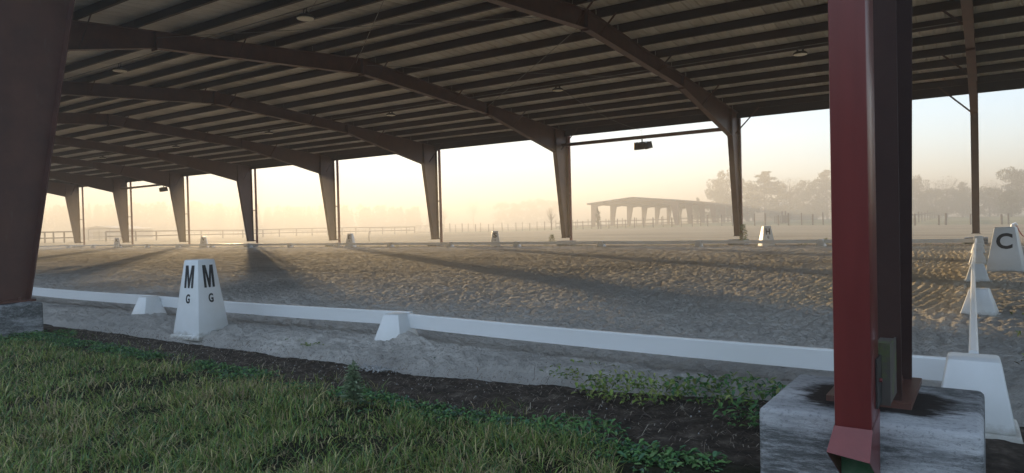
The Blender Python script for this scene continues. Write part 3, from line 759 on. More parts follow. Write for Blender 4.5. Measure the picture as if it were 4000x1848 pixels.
fence('wire_fence', 'wire fence on round posts between the S marker column and the column beside H', 'fence',
      interp([1731, 1758, 1780, 1806, 1829, 1858, 1877, 1909, 1928, 1962, 1985, 2016, 2040, 2070, 2098, 2128, 2156, 2188, 2250, 2278, 2312, 2348, 2379, 2412, 2445, 2479, 2515, 2552, 2591, 2625, 2662, 2705, 2738, 2765, 2820, 2862],
             [(1731, 110), (2040, 106), (2340, 98), (2552, 88), (2730, 84), (2862, 80)]), (), 1.28, .055, False, (.3, .6, .9, 1.15))
fence('wire_fence', 'wire fence on round posts behind the H marker, left of the red downspout', 'fence',
      interp([2949, 2990, 3041, 3081, 3132, 3175, 3216, 3262], [(2949, 77), (3262, 76)]), (), 1.28, .075, False, (.3, .6, .9, 1.15))
fence('wire_fence', 'sparse wire fence on round posts right of the red downspout', 'fence',
      interp([3515, 3574, 3668, 3695, 3792, 3914, 3940, 4040], [(3515, 66), (4040, 66)]), (), 1.05, .085, False, (.35, .7))
fence('board_fence', 'grey board fence with tall posts in front of the far pavilion', 'fence',
      interp([2172, 2205, 2238, 2256, 2298, 2333, 2368, 2402, 2432, 2460, 2487, 2520, 2551, 2585, 2615, 2655, 2690, 2727, 2760, 2786, 2806, 2829, 2875],
             [(2172, 116), (2875, 118)]), (.95, .35), 1.4, .06, True)
rec = [(3545, 76), (3561, 79), (3575, 82), (3590, 86), (3602, 90), (3614, 94), (3624, 98), (3633, 103), (3642, 108), (3650, 113), (3657, 119), (3664, 126), (3670, 134), (3676, 142)]
fence('wire_fence', 'line of posts receding into the fog right of the red downspout', 'fence', [(u, z_) for u, z_ in rec], (1.0,), 1.25, .055, False, (.3, .6, .9))
# tube gates
def gate(u0, u1, z_, h_, label, bars=5):
    a, b_ = place(u0, 900, z_), place(u1, 900, z_); wd = (b_-a).length; g = hz(a.x, a.y)
    o = empty('tube_gate', (a.x, a.y, g), math.atan2(b_.y-a.y, b_.x-a.x)); tag(o, label, 'gate', 'pipe gates in the board fence')
    fr = MB().tube([(0, 0, .15), (0, 0, h_-.12), (.12, 0, h_), (wd-.12, 0, h_), (wd, 0, h_-.12), (wd, 0, .15), (0, 0, .15)], .03, 6)
    link('frame', fr.mesh('frame', PIPE), o)
    bm_ = MB().tube([(0, 0, 0), (wd, 0, 0)], .022, 6).mesh('bar', PIPE)
    for k in range(1, bars): link('bar', bm_, o, (0, 0, .15+(h_-.15)*k/bars))
    um = MB().tube([(0, 0, .15), (0, 0, h_)], .022, 6).mesh('upright', PIPE)
    for k in (1, 2): link('upright', um, o, (wd*k/3, 0, 0))
    return o
gate(345, 470, 80, 1.5, 'tall arched pipe gate behind the K marker', 3)
gate(473, 530, 84, 1.35, 'narrow pipe gate right of the K marker', 3)
gate(1622, 1680, 122, 1.35, 'pipe gate at the right end of the long board fence', 5)

# ------------------------------------------------------------------ pavilion in the mist
def pav():
    A0 = place(2312, 900, 120); g = .35
    da = (_r*.47 + Vector((_f.x, _f.y, 0))*.88); da.z = 0; da.normalize(); dp = Vector((da.y, -da.x, 0))
    if dp.dot(_r) < 0: dp = -dp
    Wd, bay, nb = 15.0, 9.4, 8
    Ze, Zr = 4.35, 5.15
    o = empty('open_sided_pavilion', (A0.x, A0.y, g)); tag(o, 'second open-sided roof on tapered columns, pale in the mist', 'pavilion')
    ax = lambda s, t, z_: Vector((da.x*s+dp.x*t, da.y*s+dp.y*t, z_-g))
    Lh = bay*nb
    for half_ in (0, 1):
        t0, t1 = (-.5, Wd/2) if half_ == 0 else (Wd+.5, Wd/2)
        mb = MB(); ns = int(Lh/1.9)
        mb.add([ax(-.6, t0, Ze), ax(Lh+.6, t0, Ze), ax(Lh+.6, t1, Zr), ax(-.6, t1, Zr), ax(-.6, t0, Ze-.12), ax(Lh+.6, t0, Ze-.12), ax(Lh+.6, t1, Zr-.12), ax(-.6, t1, Zr-.12)],
               [(0,1,2,3),(7,6,5,4),(0,4,5,1),(3,2,6,7),(0,3,7,4),(1,5,6,2)])
        link('roof_slope', mb.mesh('roof_slope', ROOFW), o)
        mb = MB()
        for q in range(6):
            t = t0+(t1-t0)*(q+.2)/6; zz = Ze+(Zr-Ze)*(q+.2)/6-.24
            mb.beam(ax(-.5, t, zz), ax(Lh+.5, t, zz), .07, .2)
        link('purlin', mb.mesh('purlin', PURLIN), o)
        link('gutter', MB().beam(ax(-.6, t0, Ze-.12), ax(Lh+.6, t0, Ze-.12), .16, .22).mesh('gutter', PRIMER), o)
    for k in range(nb+1):
        for sd_ in (0, 1):
            T_ = (lambda q: q) if sd_ == 0 else (lambda q: Wd-q)
            mb = MB(); s0 = bay*k
            def pr(poly, w_):
                n_ = len(poly); vs = [ax(s0-w_, T_(p), z_) for p, z_ in poly] + [ax(s0+w_, T_(p), z_) for p, z_ in poly]
                mb.add(vs, [tuple(range(n_-1, -1, -1)), tuple(range(n_, 2*n_))]+[(i, (i+1)%n_, n_+(i+1)%n_, n_+i) for i in range(n_)])
            pr([(0, g-.3), (.55, g-.3), (1.2, 3.75), (1.2, Ze-.15), (0, Ze-.15)], .14); link('column', mb.mesh('column', PRIMER), o)
            mb = MB(); pr([(1.2, 3.75), (3.6, 4.12), (Wd/2, Zr-.62), (Wd/2, Zr-.2), (1.2, Ze-.15)], .12); link('rafter', mb.mesh('rafter', PRIMER), o)
    return o
pav()
# low pale roof beyond the left fence, and a house roof in the mist behind the fence
def shed(u0, u1, z_, eave, ridge, dep, label, wallm, name='shed'):
    a, b_ = place(u0, 900, z_), place(u1, 900, z_); wd = (b_-a).length; g = hz(a.x, a.y)
    o = empty(name, (a.x, a.y, g), math.atan2(b_.y-a.y, b_.x-a.x)); tag(o, label, name.replace('_', ' '))
    link('wall', MB().prism([(0.15, -.3), (wd-.15, -.3), (wd-.15, eave-.03), (wd/2, ridge-.12), (.15, eave-.03)], 'y', .15, dep-.15).mesh('wall', wallm), o)
    for s in (0, 1):
        P0, P1 = ((-.25, eave-.06), (wd/2, ridge)) if s == 0 else ((wd/2, ridge), (wd+.25, eave-.06))
        link('roof', MB().prism([P0, P1, (P1[0], P1[1]+.12), (P0[0], P0[1]+.12)], 'y', -.2, dep+.2).mesh('roof', ROOFW), o)
    dm2 = MB().box(wd*.40, wd*.6, .10, .148, .0, eave*.8).mesh('door', PIPE); link('door', dm2, o)
    return o
WALLP = mat('faded_wall', (.35, .34, .32), .8, (.28, .27, .26), 2)
shed(290, 470, 150, 2.0, 2.65, 14, 'low pale-roofed shed barely visible beyond the left board fence', WALLP)
shed(3030, 3190, 190, 3.6, 5.4, 18, 'gabled house faint in the fog behind the H marker fence', WOODP, 'house')

# ------------------------------------------------------------------ trees
def leaves(P, S, cols, seed=0, flat=.0):
    r_ = np.random.default_rng(seed); n_ = len(P)
    a = r_.normal(size=(n_, 3)); a /= np.linalg.norm(a, axis=1)[:, None]; b_ = r_.normal(size=(n_, 3)); b_ -= a*(a*b_).sum(1)[:, None]; b_ /= np.linalg.norm(b_, axis=1)[:, None]
    s = S[:, None]
    V = np.stack([P-a*s, P+b_*s*.45, P+a*s, P-b_*s*.45], 1).reshape(-1, 3)
    F = np.arange(n_*4).reshape(-1, 4); c = np.repeat(cols, 4, 0); return V, F, c
def crown_points(kind, H, Wd, n_, seed):
    r_ = np.random.default_rng(seed); pts = []
    if kind == 'broad':
        nb = 38; C_ = []
        for k in range(nb):
            a = r_.uniform(0, 6.28); q = r_.uniform(.0, 1)**.6; zz = r_.uniform(.10, .95); rad = Wd*.5*q*math.sqrt(max(.12, 1-((zz-.45)/.56)**2))
            C_.append((rad*math.cos(a), rad*math.sin(a), zz*H, Wd*r_.uniform(.10, .19)))
        for k in range(n_):
            c = C_[r_.integers(nb)]; d = r_.normal(size=3); d /= np.linalg.norm(d); q = r_.uniform(.35, 1.05)**.5
            pts.append((c[0]+d[0]*c[3]*q, c[1]+d[1]*c[3]*q, c[2]+d[2]*c[3]*q*.8))
    elif kind == 'cedar':
        nb = 34
        br_ = [(r_.uniform(0, 6.28), k/nb) for k in range(nb)]
        for k in range(n_):
            a, t = br_[r_.integers(nb)]; q = r_.uniform(.1, 1)**.7; R_ = Wd*.5*(1-t)**.75*r_.uniform(.85, 1.1)+.1
            zz = H*(.12+.86*t) + q*R_*.28 ; sp = .10*R_+.12
            pts.append((q*R_*math.cos(a)+r_.normal()*sp, q*R_*math.sin(a)+r_.normal()*sp, zz+r_.normal()*sp*.7))
    elif kind == 'bare':
        nb = 24
        br_ = [(r_.uniform(0, 6.28), r_.uniform(.2, 1)) for k in range(nb)]
        for k in range(n_):
            a, q0 = br_[r_.integers(nb)]; t = r_.uniform(.35, 1); R_ = Wd*.5*q0*t
            pts.append((R_*math.cos(a)+r_.normal()*.25, R_*math.sin(a)+r_.normal()*.25, H*(.25+.75*t*(1-.25*q0))+r_.normal()*.25))
    return np.array(pts)
TM = {}
def tree_meshes(kind, var):
    k = (kind, var)
    if k in TM: return TM[k]
    r_ = np.random.default_rng(100+var*7+len(kind)); H, Wd = 10., {'broad': 9., 'cedar': 5.5, 'bare': 7.}[kind]
    n_ = {'broad': 6500, 'cedar': 3600, 'bare': 900}[kind]; P = crown_points(kind, H, Wd, n_, 50+var)
    base = {'broad': (.055, .065, .028), 'cedar': (.035, .05, .025), 'bare': (.09, .075, .055)}[kind]
    clump = fbm(P[:, 0]+P[:, 2], P[:, 1]-P[:, 2], 1.6, 2, var)
    cols = np.array(base)[None, :]*(.5+1.1*clump)[:, None]*r_.uniform(.75, 1.25, (len(P), 1))
    S = r_.uniform(.12, .27, len(P)) * (.6 if kind == 'bare' else 1)
    V, F, c = leaves(P, S, cols, var); cm = np_mesh('crown', V, F, FOLI, False, c)
    mb = MB(); mb.tube([(0, 0, -.4), (.05, 0, H*.25), (.12, .05, H*.55), (.1, 0, H*.85)], [.26, .2, .12, .03], 8)
    for q in range(9 if kind != 'bare' else 20):
        a = r_.uniform(0, 6.28); z0 = H*r_.uniform(.2, .6); rr = Wd*.42*r_.uniform(.5, 1); z1 = z0+H*r_.uniform(.15, .38)
        mb.tube([(.05, 0, z0), (rr*.45*math.cos(a), rr*.45*math.sin(a), z0+(z1-z0)*.45), (rr*math.cos(a), rr*math.sin(a), z1)], [.09, .05, .015], 5)
    TM[k] = (cm, mb.mesh('trunk', BARK)); return TM[k]
tcount = 0
def tree(u, z_, H, kind, label, wide=1.0, name=None, group='trees standing in the morning fog'):
    global tcount; tcount += 1
    p = place(u, 860, z_); g = hz(p.x, p.y)
    cm, tm = tree_meshes(kind, tcount % 3)
    o = empty(name or {'broad': 'broadleaf_tree', 'cedar': 'cedar_tree', 'bare': 'bare_tree'}[kind], (p.x, p.y, g), random.uniform(0, 6)); tag(o, label, 'tree', group)
    s = H/10.*.95; link('crown', cm, o, scale=(s*wide, s*wide, s)); link('trunk', tm, o, scale=(s, s, s)); return o
T_ = [
 (2725, 165, 6.5, 'cedar', 'small round-topped tree rising at the right end of the pavilion roof', 1.0),
 (2800, 172, 11.0, 'broad', 'broad leafy tree left of the tapered column beside H', .85),
 (2845, 168, 13.5, 'broad', 'tallest leafy tree, its top beside the tapered column near H', .75),
 (2925, 175, 10.5, 'broad', 'leafy tree just right of the tapered column near H', .8),
 (2990, 170, 13.0, 'cedar', 'ragged cedar with two peaks above the H marker', 1.9),
 (3040, 178, 10.5, 'broad', 'low leafy tree between the ragged cedar and the bare crown', .8),
 (3088, 172, 11.8, 'bare', 'upright half-bare tree above the fogbound house', 1.1),
 (3140, 180, 10.6, 'broad', 'flat-topped tree left of the red downspout', .75),
 (3190, 172, 10.6, 'broad', 'leafy tree half way to the red downspout', .8),
 (3232, 170, 13.0, 'cedar', 'tree with pointed top against the red downspout', 1.5),
 (3545, 160, 9.8, 'broad', 'round leafy tree right of the dark column', .7),
 (3590, 160, 10.2, 'broad', 'domed leafy tree next to the bare trees on the right', .7),
 (3655, 165, 9.6, 'bare', 'left one of the bare trees behind the hedge mass', 1.0),
 (3700, 165, 10.6, 'bare', 'taller bare tree behind the hedge mass', 1.1),
 (3762, 160, 8.6, 'cedar', 'windswept dark cedar above the hedge mass', 1.3),
 (3808, 165, 8.3, 'bare', 'thin bare tree left of the slim right column', .8),
 (3868, 165, 9.3, 'bare', 'bare tree just right of the slim right column', .9),
 (3900, 165, 7.2, 'cedar', 'narrow tree behind the utility pole gap', .9),
 (3952, 130, 9.4, 'broad', 'big spreading tree at the right edge', .95),
 (4010, 128, 8.8, 'broad', 'tree cut by the right edge of the picture', .95),
 (3640, 150, 6.8, 'broad', 'low leafy tree of the hedge mass, left end', 1.1),
 (3700, 152, 6.6, 'broad', 'low leafy tree of the hedge mass, second from left', 1.1),
 (3760, 150, 6.4, 'broad', 'low leafy tree of the hedge mass, middle', 1.1),
 (3815, 152, 6.0, 'broad', 'low leafy tree of the hedge mass behind the slim column', 1.1),
 (3865, 148, 6.6, 'broad', 'low leafy tree of the hedge mass, right end', 1.0),
 (3950, 112, 4.4, 'broad', 'rounded bush-like tree below the big spreading tree', .9),
 (1850, 330, 14.5, 'bare', 'tall thin tree faint in the glare right of centre', 1.0),
 (1960, 340, 12.5, 'broad', 'faint tree group in the glare, left tree', .9),
 (2010, 345, 12.0, 'broad', 'faint tree group in the glare, second tree', .9),
 (2060, 340, 13.6, 'broad', 'faint tree group in the glare, highest tree', 1.0),
 (2115, 345, 14.0, 'broad', 'faint tree group in the glare, fourth tree', 1.0),
 (2170, 350, 12.5, 'broad', 'faint tree group in the glare, tree beside the column', 1.0),
 (1735, 260, 8.5, 'bare', 'small faint tree right of the column with the downspout', .9),
]
for t in T_: tree(*t[:5], wide=t[5])
# shrubs along the wire fence
def shrub(u, z_, H, kind, label, wide, name):
    o = tree(u, z_, H, kind, label, wide, name, 'shrubs by the wire fence'); o['category'] = 'shrub'
shrub(2336, 92, 3.0, 'cedar', 'dense green cedar shrub in front of the pavilion', .62, 'cedar_shrub')
shrub(2153, 98, 3.6, 'bare', 'leafless many-stemmed shrub left of the tapered column', .55, 'bare_shrub')
# far wood: one mass
def wood():
    r_ = np.random.default_rng(4); Ps, Ss, Cs = [], [], []
    for k in range(230):
        u = r_.uniform(-60, 1720); z_ = r_.uniform(300, 345); p = place(u, 860, z_)
        vt = np.interp(u, [0, 400, 560, 660, 780, 1000, 1150, 1300, 1340, 1500, 1680], [772, 772, 764, 780, 788, 800, 812, 798, 800, 808, 812])
        hor = 878+.0242*(2000-u); H = .97+(hor-vt)*z_/2730 + r_.uniform(-1.8, 1.0) - .2; H = min(H, 14.6)
        conif = r_.uniform() < .6; n_ = 260; t = r_.uniform(0, 1, n_)
        rad = (1.9*(1-t)**.8+.15) if conif else 3.0*np.sqrt(np.clip(1-(2*t-1)**2, .05, 1))
        a = r_.uniform(0, 6.28, n_); q = r_.uniform(.2, 1, n_)
        P = np.stack([p.x+rad*q*np.cos(a), p.y+rad*q*np.sin(a), (.08+.92*t)*H], 1); Ps.append(P)
        Ss.append(r_.uniform(.45, 1.0, n_)*(1-.55*t if conif else 1)); Cs.append(np.tile([.04, .05, .025], (n_, 1))*r_.uniform(.6, 1.3, (n_, 1)))
    V, F, c = leaves(np.concatenate(Ps), np.concatenate(Ss), np.concatenate(Cs), 5)
    o = link('far_wood', np_mesh('far_wood', V, F, FOLI, False, c)); tag(o, 'distant pine wood fading into the bright mist at left', 'wood', kind='stuff')
wood()
# things standing in the field
def post_thing(name, u, v_, z_, build, label, cat):
    p = place(u, v_, z_); o = empty(name, (p.x, p.y, hz(p.x, p.y))); tag(o, label, cat); build(o); return o
def hydrant(o):
    link('standpipe', MB().tube([(0, 0, -.1), (0, 0, .62)], .022, 8).mesh('standpipe', DARKM), o)
    link('handle', MB().tube([(0, 0, .62), (.06, 0, .70), (.17, 0, .69)], .02, 6).mesh('handle', DARKM), o)
post_thing('yard_hydrant', 1442, 948, 50, hydrant, 'thin dark yard hydrant standing in the dry field left of centre', 'hydrant')
def spigot(o):
    link('post', MB().box(-.09, .09, -.09, .09, -.1, .36).mesh('post', WHITE, bevel=.01), o)
    link('tap', MB().tube([(0, 0, .35), (.02, 0, .52), (.10, 0, .58), (.14, 0, .50)], [.07, .07, .05, .03], 8).mesh('tap', WHITE), o)
    link('hose', MB().tube([(.12, 0, .5), (.2, 0, .3), (.3, .05, .12), (.5, .1, .05), (.9, .2, .04)], .022, 6).mesh('hose', REDH), o)
post_thing('water_spigot', 3955, 940, 25.5, spigot, 'white water spigot with a red hose behind the C marker', 'spigot')
def jump(o):
    link('standard', MB().box(-.5, -.32, -.1, .1, -.2, 1.75).mesh('standard', DARKM), o); link('standard', MB().box(-.05, .13, -.1, .1, -.2, 1.8).mesh('standard', DARKM), o)
    for k in range(6): link('slat', MB().box(-1.5+.2*k, -1.4+.2*k, -.04, .04, 0, 1.1).mesh('slat', DARKM), o)
    link('slat', MB().box(-.31, .5, -.03, .03, .1, 1.15).mesh('slat', DARKM), o)
post_thing('paddock_panel', 3068, 870, 100, jump, 'dark hazy panel with two upright posts behind the wire fence near H', 'panel')
post_thing('utility_pole', 3898, 860, 170, lambda o: (link('pole', MB().tube([(0, 0, -.3), (0, 0, 6.6)], .13, 8).mesh('pole', BARK), o), link('crossarm', MB().box(-.8, .8, -.06, .06, 6.0, 6.14).mesh('crossarm', BARK), o)), 'slim utility pole in the gap of trees at right', 'utility pole')

# ------------------------------------------------------------------ plants near the building
def weed_arrays(cx_, cy_, n_, rad, L0, L1, lift, seed, cols, z0=.0, asp=.34):
    r_ = np.random.default_rng(seed); a = r_.uniform(0, 6.28, n_); q = np.sqrt(r_.uniform(0, 1, n_))*rad
    bx, by = cx_+q*np.cos(a), cy_+q*np.sin(a)
    th = r_.uniform(0, 6.28, n_); ln = r_.uniform(L0, L1, n_); el = r_.uniform(.15, 1.1, n_)*lift
    d = np.stack([np.cos(th)*np.cos(el), np.sin(th)*np.cos(el), np.sin(el)], 1); sd_ = np.stack([-np.sin(th), np.cos(th), np.zeros(n_)], 1)
    b0 = np.stack([bx, by, z0+r_.uniform(0, .04, n_)*lift], 1); wv = (ln*asp/2)[:, None]
    V = np.stack([b0, b0+d*ln[:, None]*.45+sd_*wv+np.array([0, 0, .004]), b0+d*ln[:, None]*.5+np.array([0, 0, -.003]), b0+d*ln[:, None]*.45-sd_*wv+np.array([0, 0, .004]),
                  b0+d*ln[:, None]*.8+sd_*wv*.75-np.array([0, 0, .004]), b0+d*ln[:, None]*.8-sd_*wv*.75-np.array([0, 0, .004]), b0+d*ln[:, None]-np.array([0, 0, .012])], 1).reshape(-1, 3)
    k = np.arange(n_)[:, None]*7
    F = np.concatenate([k+np.array([[0, 1, 2]]), k+np.array([[0, 2, 3]]), k+np.array([[1, 4, 2]]), k+np.array([[3, 2, 5]]), k+np.array([[2, 4, 6]]), k+np.array([[2, 6, 5]])])
    ci = np.array(cols)[r_.integers(len(cols), size=n_)]*r_.uniform(.7, 1.3, (n_, 1)); return V, F, np.repeat(ci, 7, 0)
GRN = [(.08, .19, .06), (.11, .23, .07), (.15, .25, .09), (.07, .16, .08)]
YLG = [(.22, .30, .07), (.15, .24, .07), (.28, .31, .11)]
def weed(name, x_, y_, label, n_=60, rad=.12, L0=.03, L1=.07, lift=.9, cols=GRN, asp=.4, cat='weed'):
    V, F, c = weed_arrays(0, 0, n_, rad, L0, L1, lift, int(abs(x_*991+y_*77)), cols, 0, asp)
    o = link(name, np_mesh(name, V, F, LEAF, False, c), None, (x_, y_, hz(x_, y_)+.02)); tag(o, label, cat, 'weeds at the arena edge')
    if name == 'ground_weed': o['kind'] = 'stuff'
    return o
weed('broadleaf_weed', 58.73, -2.66, 'leafy green weed patch in the bare soil at bottom centre', 300, .21, .022, .05)
weed('broadleaf_weed', 59.14, -2.84, 'leafy rosette weed at the bottom edge left of the concrete footing', 170, .13, .025, .06)
weed('broadleaf_weed', 59.33, -2.80, 'leafy weed rosette touching the left foot of the concrete block', 140, .12, .025, .055)
weed('ground_weed', 58.62, -1.82, 'low weed patch in the soil between rail and grass, left of the footing', 420, .32, .025, .055, 1.1, YLG)
weed('ground_weed', 59.08, -1.62, 'low green weed patch directly left of the concrete block', 420, .32, .025, .06, 1.1, YLG+GRN)
weed('ground_weed', 58.15, -1.55, 'sparse weed patch on the sand edge under the nearest rail', 190, .24, .02, .045, 1.0, YLG)
weed('ground_weed', 59.35, -2.05, 'weed patch tight behind the left corner of the concrete block', 130, .2, .025, .06, .8, GRN)
weed('ground_weed', 56.65, -1.52, 'small green tuft at the foot of the base right of M', 60, .10, .015, .035, .6, GRN)
weed('ground_weed', 56.02, -1.62, 'tiny green tuft left of the heaped base', 40, .07, .015, .035, .6, GRN)
weed('ground_weed', 55.70, -1.62, 'yellowish tuft on the pale sand right of the M marker', 50, .08, .015, .035, .6, YLG)
weed('ground_weed', 55.40, -1.55, 'second yellowish tuft right of the M marker', 50, .09, .015, .035, .6, YLG)
weed('ground_weed', 57.05, -1.62, 'small dark tuft alone on the pale sand strip', 30, .05, .015, .035, .6, GRN)
weed('broadleaf_weed', 52.95, -2.55, 'clover patch at the foot of the left concrete footing', 420, .34, .02, .05, .8, GRN, .7)
# tall feathery weed
def tall_weed():
    r_ = np.random.default_rng(3); root = empty('tall_weed', (57.58, -2.92, .05)); tag(root, 'tall feathery weed standing above the grass at centre left', 'weed')
    link('stem', MB().tube([(0, 0, -.04), (.01, 0, .10), (-.005, .01, .20)], [.004, .003, .0015], 5).mesh('stem', leaf_stem), root)
    Vs, Fs, Cs = [], [], []; off = 0
    for k in range(60):
        zz = .02+.19*k/60; V, F, c = weed_arrays(0, 0, 4, .004, .02+.05*(1-k/60), .03+.06*(1-k/60), .8, 900+k, [(.20, .27, .16), (.28, .34, .22)], zz, .26)
        Vs.append(V); Fs.append(F+off); off += len(V); Cs.append(c)
    link('foliage', np_mesh('foliage', np.concatenate(Vs), np.concatenate(Fs), LEAF, False, np.concatenate(Cs)), root)
leaf_stem = mat('weed_stem', (.08, .12, .05), .6, (.10, .10, .05), 20)
tall_weed()
def at_col(x_, y_, label, n_=90, rad=.16, hgt=.45, cols=YLG, name='ground_weed'):
    r_ = np.random.default_rng(int(x_*10)); n2 = n_; Vs, Fs, Cs = [], [], []; off = 0
    for k in range(16):
        zz = hgt*k/16; rr = rad*(1-.8*k/16); V, F, c = weed_arrays(0, 0, n2//12, rr, .05, .11, .7, int(x_*10)+k, cols, zz, .4)
        Vs.append(V); Fs.append(F+off); off += len(V); Cs.append(c)
    o = link(name, np_mesh(name, np.concatenate(Vs), np.concatenate(Fs), LEAF, False, np.concatenate(Cs)), None, (x_, y_, .05)); tag(o, label, 'weed', 'weeds at the arena edge')
at_col(52.62, 21.3, 'bright cedar seedling growing at the foot of the tapered column left of H', 300, .24, .72, YLG+GRN, 'seedling')
at_col(44.15, 21.4, 'pale bush at the left foot of the tapered column right of S', 200, .22, .42, [(.3, .3, .12), (.2, .22, .08)], 'seedling')
at_col(60.75, 21.2, 'spiky green weed between the slim right column and the C marker', 220, .28, .35, GRN)
at_col(57.6, 20.4, 'small green tuft behind the far rail right of the downspout', 70, .10, .30, YLG)
at_col(55.8, 19.6, 'low green tuft below the far rail right of the downspout', 80, .16, .2, YLG)

# ------------------------------------------------------------------ grass
def grass_edge(x_): return np.interp(x_, [50, 52.2, 52.8, 53.7, 55, 56, 57.1, 58, 58.6, 59.05, 59.35, 59.6], [-2.6, -2.62, -2.50, -2.52, -2.56, -2.58, -2.62, -2.70, -2.68, -2.80, -2.95, -3.1])
def grass():
    r_ = np.random.default_rng(12)
    n_ = 230000
    # density falls with distance from the camera station
    ang = r_.uniform(R(34.3-8), R(34.3+46), n_)      # bearing left of +Y
    d = 1.9 + 9.5*r_.uniform(0, 1, n_)**1.35
    x_ = CAM[0]-np.sin(ang)*d; y_ = CAM[1]+np.cos(ang)*d
    edge = grass_edge(x_) + .22*(fbm(x_, y_, .3, 3, 5)-.5)
    keep = (y_ < edge) & (x_ < 59.55) & ((r_.uniform(0, 1, n_) < .25+1.1*sstep(.3, .5, fbm(x_, y_, .5, 3, 15))))
    keep &= (y_ < edge-.02-.25*(r_.uniform(0, 1, n_)**3))
    keep |= (y_ < edge+.32) & (x_ < 59.5) & (y_ > edge-.05) & (r_.uniform(0, 1, n_) < .16*sstep(.5, .7, fbm(x_, y_, .22, 2, 66))+.015)
    x_, y_ = x_[keep], y_[keep]; n_ = len(x_)
    z0 = height(x_, y_)+.05*sstep(-2.4, -3.1, y_) - .01
    tuft = fbm(x_, y_, .25, 2, 33)
    ln = r_.uniform(.024, .080, n_)*(.35+1.15*tuft)*(1+.5*(r_.uniform(0, 1, n_) < .05))
    th = r_.uniform(0, 6.28, n_); lean = r_.uniform(.15, 1.5, n_); wd = r_.uniform(.0007, .0023, n_)*(1+.12*np.hypot(x_-CAM[0], y_-CAM[1]))
    dx, dy = np.cos(th), np.sin(th); px, py = -dy, dx
    def pt(t, s):
        hx = ln*lean*t**1.7; zz = ln*(t-.30*lean*t*t)
        return np.stack([x_+dx*hx+px*wd*s, y_+dy*hx+py*wd*s, z0+zz], 1)
    V = np.stack([pt(0, -1), pt(0, 1), pt(.4, .9), pt(.4, -.9), pt(.75, .6), pt(.75, -.6), pt(1., 0)], 1).reshape(-1, 3)
    k = np.arange(n_)[:, None]*7
    F = np.concatenate([k+np.array([[0, 1, 2]]), k+np.array([[0, 2, 3]]), k+np.array([[3, 2, 4]]), k+np.array([[3, 4, 5]]), k+np.array([[5, 4, 6]])])
    pal = np.array([(.12, .19, .05), (.17, .25, .06), (.10, .19, .08), (.26, .29, .08), (.46, .40, .2), (.32, .25, .15)])
    pr = np.array([.24, .22, .17, .15, .11, .11]); dry = sstep(.52, .68, fbm(x_, y_, .7, 3, 44))
    ci = r_.choice(6, n_, p=pr); ci = np.where((r_.uniform(0, 1, n_) < .35*dry), r_.integers(3, 6, n_), ci)
    c = pal[ci]*r_.uniform(.6, 1.35, (n_, 1)); c = np.repeat(c, 7, 0)
    o = link('grass', np_mesh('grass', V, F, BLADE, False, c)); tag(o, 'uneven dewy green grass in the foreground', 'grass', kind='stuff')
grass()
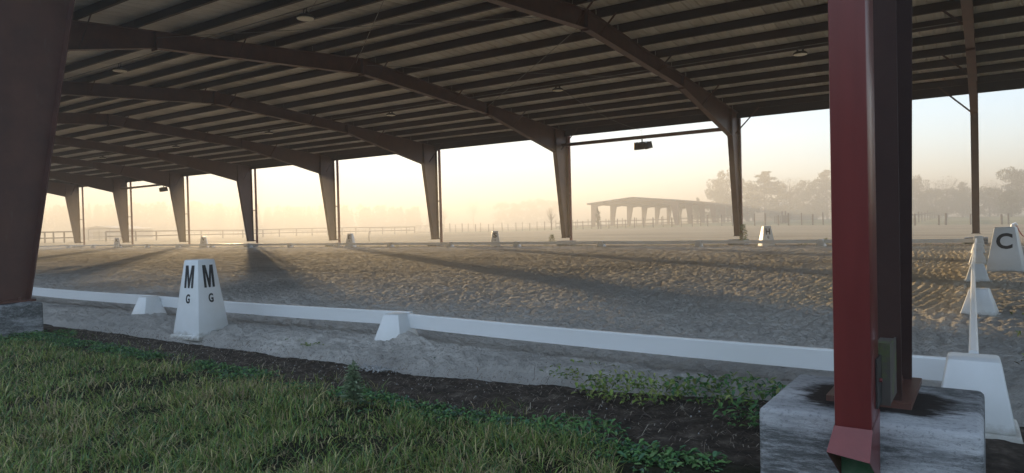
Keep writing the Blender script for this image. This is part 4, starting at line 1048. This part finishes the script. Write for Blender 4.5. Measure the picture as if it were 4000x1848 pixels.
def cover():
    # low clover and seedlings along the edge of the grass and straw bits on the bare soil
    Vs, Fs, Cs = [], [], []; off = 0; r_ = np.random.default_rng(8)
    for k in range(520):
        x_ = r_.uniform(52.6, 59.4); y_ = float(grass_edge(x_))-abs(r_.normal(0, .10))+.03
        if fbm(np.array([x_]), np.array([y_]), .35, 2, 55)[0] < .45 and x_ < 58: continue
        V, F, c = weed_arrays(x_, y_, 12, .04, .012, .035, .8, 3000+k, GRN+[(.08, .13, .09)], .03, .7); Vs.append(V); Fs.append(F+off); off += len(V); Cs.append(c)
    o = link('clover', np_mesh('clover', np.concatenate(Vs), np.concatenate(Fs), LEAF, False, np.concatenate(Cs))); tag(o, 'low clover leaves along the edge of the grass', 'ground cover', kind='stuff')
    Vs, Fs, Cs = [], [], []; off = 0
    for k in range(420):                                 # sparse green beyond the right rail and by the far rail
        if k < 130: x_, y_ = r_.uniform(60.5, 61.7), r_.uniform(-1.9, 3.2)
        elif k < 260: x_, y_ = r_.uniform(61.6, 63.8), r_.uniform(3, 19)
        else: x_, y_ = r_.uniform(5, 60), r_.uniform(19.9, 21.6)
        V, F, c = weed_arrays(x_, y_, 16, .13, .03, .08, .9, 7000+k, YLG+[(.12, .09, .04)], .0, .3); Vs.append(V); Fs.append(F+off); off += len(V); Cs.append(c)
    o = link('sparse_weeds', np_mesh('sparse_weeds', np.concatenate(Vs), np.concatenate(Fs), LEAF, False, np.concatenate(Cs))); tag(o, 'sparse low weeds outside the rails', 'ground cover', kind='stuff')
    n_ = 9000; x_ = r_.uniform(52.6, 60.2, n_); y_ = r_.uniform(-3.2, -1.7, n_); ok = y_ > grass_edge(x_)-.1; x_, y_ = x_[ok], y_[ok]; n_ = len(x_)
    th = r_.uniform(-.7, .7, n_)+(r_.uniform(0, 1, n_) < .4)*1.5; ln = r_.uniform(.010, .045, n_)*(1+1.8*(r_.uniform(0, 1, n_) < .08)); wd = r_.uniform(.0007, .0019, n_)
    zz = .006+height(x_, y_)+.02*(r_.uniform(0, 1, n_)); dx, dy = np.cos(th), np.sin(th); lift = r_.uniform(-.25, .45, n_)
    def pt(t, s): return np.stack([x_+dx*ln*t-dy*wd*s, y_+dy*ln*t+dx*wd*s, zz+ln*lift*t+ln*.25*(1-(2*t-1)**2)], 1)
    V = np.stack([pt(0, -1), pt(0, 1), pt(.5, 1), pt(.5, -1), pt(1, .5), pt(1, -.5)], 1).reshape(-1, 3); k = np.arange(n_)[:, None]*6
    F = np.concatenate([k+np.array([[0, 1, 2, 3]]), k+np.array([[3, 2, 4, 5]])])
    c = np.repeat(np.array([(.26, .21, .16), (.14, .11, .09), (.40, .35, .28), (.07, .055, .045)])[r_.integers(4, size=n_)], 6, 0)
    o = link('straw', np_mesh('straw', V, F, LEAF, False, c)); tag(o, 'dry straw and root bits on the dark bare soil', 'straw', kind='stuff')
    # pale wood chips / dried sand clods heap
    Vs, Fs = [], []; off = 0; mb = MB()
    for k in range(150):
        g1 = r_.normal(0, 1, 2); x_, y_ = 56.86+g1[0]*.10, -2.06+g1[1]*.035; s = r_.uniform(.006, .016)
        a = r_.uniform(0, 6); mb.beam((x_, y_, .02+r_.uniform(0, .012)), (x_+s*math.cos(a), y_+s*math.sin(a), .02+r_.uniform(0, .018)), s*.8, s*.4)
    for k in range(160):
        x_, y_ = r_.uniform(53, 59.3), r_.uniform(-2.5, -1.9); s = r_.uniform(.003, .007)
        a = r_.uniform(0, 6); mb.beam((x_, y_, .014), (x_+s*math.cos(a), y_+s*math.sin(a), .018), s*.8, s*.5)
    o = link('wood_chips', mb.mesh('wood_chips', mat('pale_chips', (.42, .43, .44), .9, (.25, .24, .22), 40))); tag(o, 'small heap of pale chips on the dark soil below the heaped rail base', 'wood chips', kind='stuff')
cover()

# ------------------------------------------------------------------ haze
hm_ = MB().box(-1450, 1450, -950, 1550, -2.0, 15.6).mesh('haze', bpy.data.materials.new('morning_haze'))
hmat = hm_.materials[0]; hmat.use_nodes = True; N = hmat.node_tree.nodes; N.clear()
vo = N.new('ShaderNodeVolumePrincipled'); vo.inputs['Density'].default_value = HAZE_DENSITY; vo.inputs['Color'].default_value = (.55, .535, .51, 1); vo.inputs['Anisotropy'].default_value = .42
ou = N.new('ShaderNodeOutputMaterial'); hmat.node_tree.links.new(vo.outputs[0], ou.inputs['Volume'])
tag(link('haze', hm_), kind='stuff', label='thin golden morning haze over the whole place', cat='haze')
print('TRIS', sum(len(o.data.polygons) for o in COL.objects if o.type == 'MESH'))
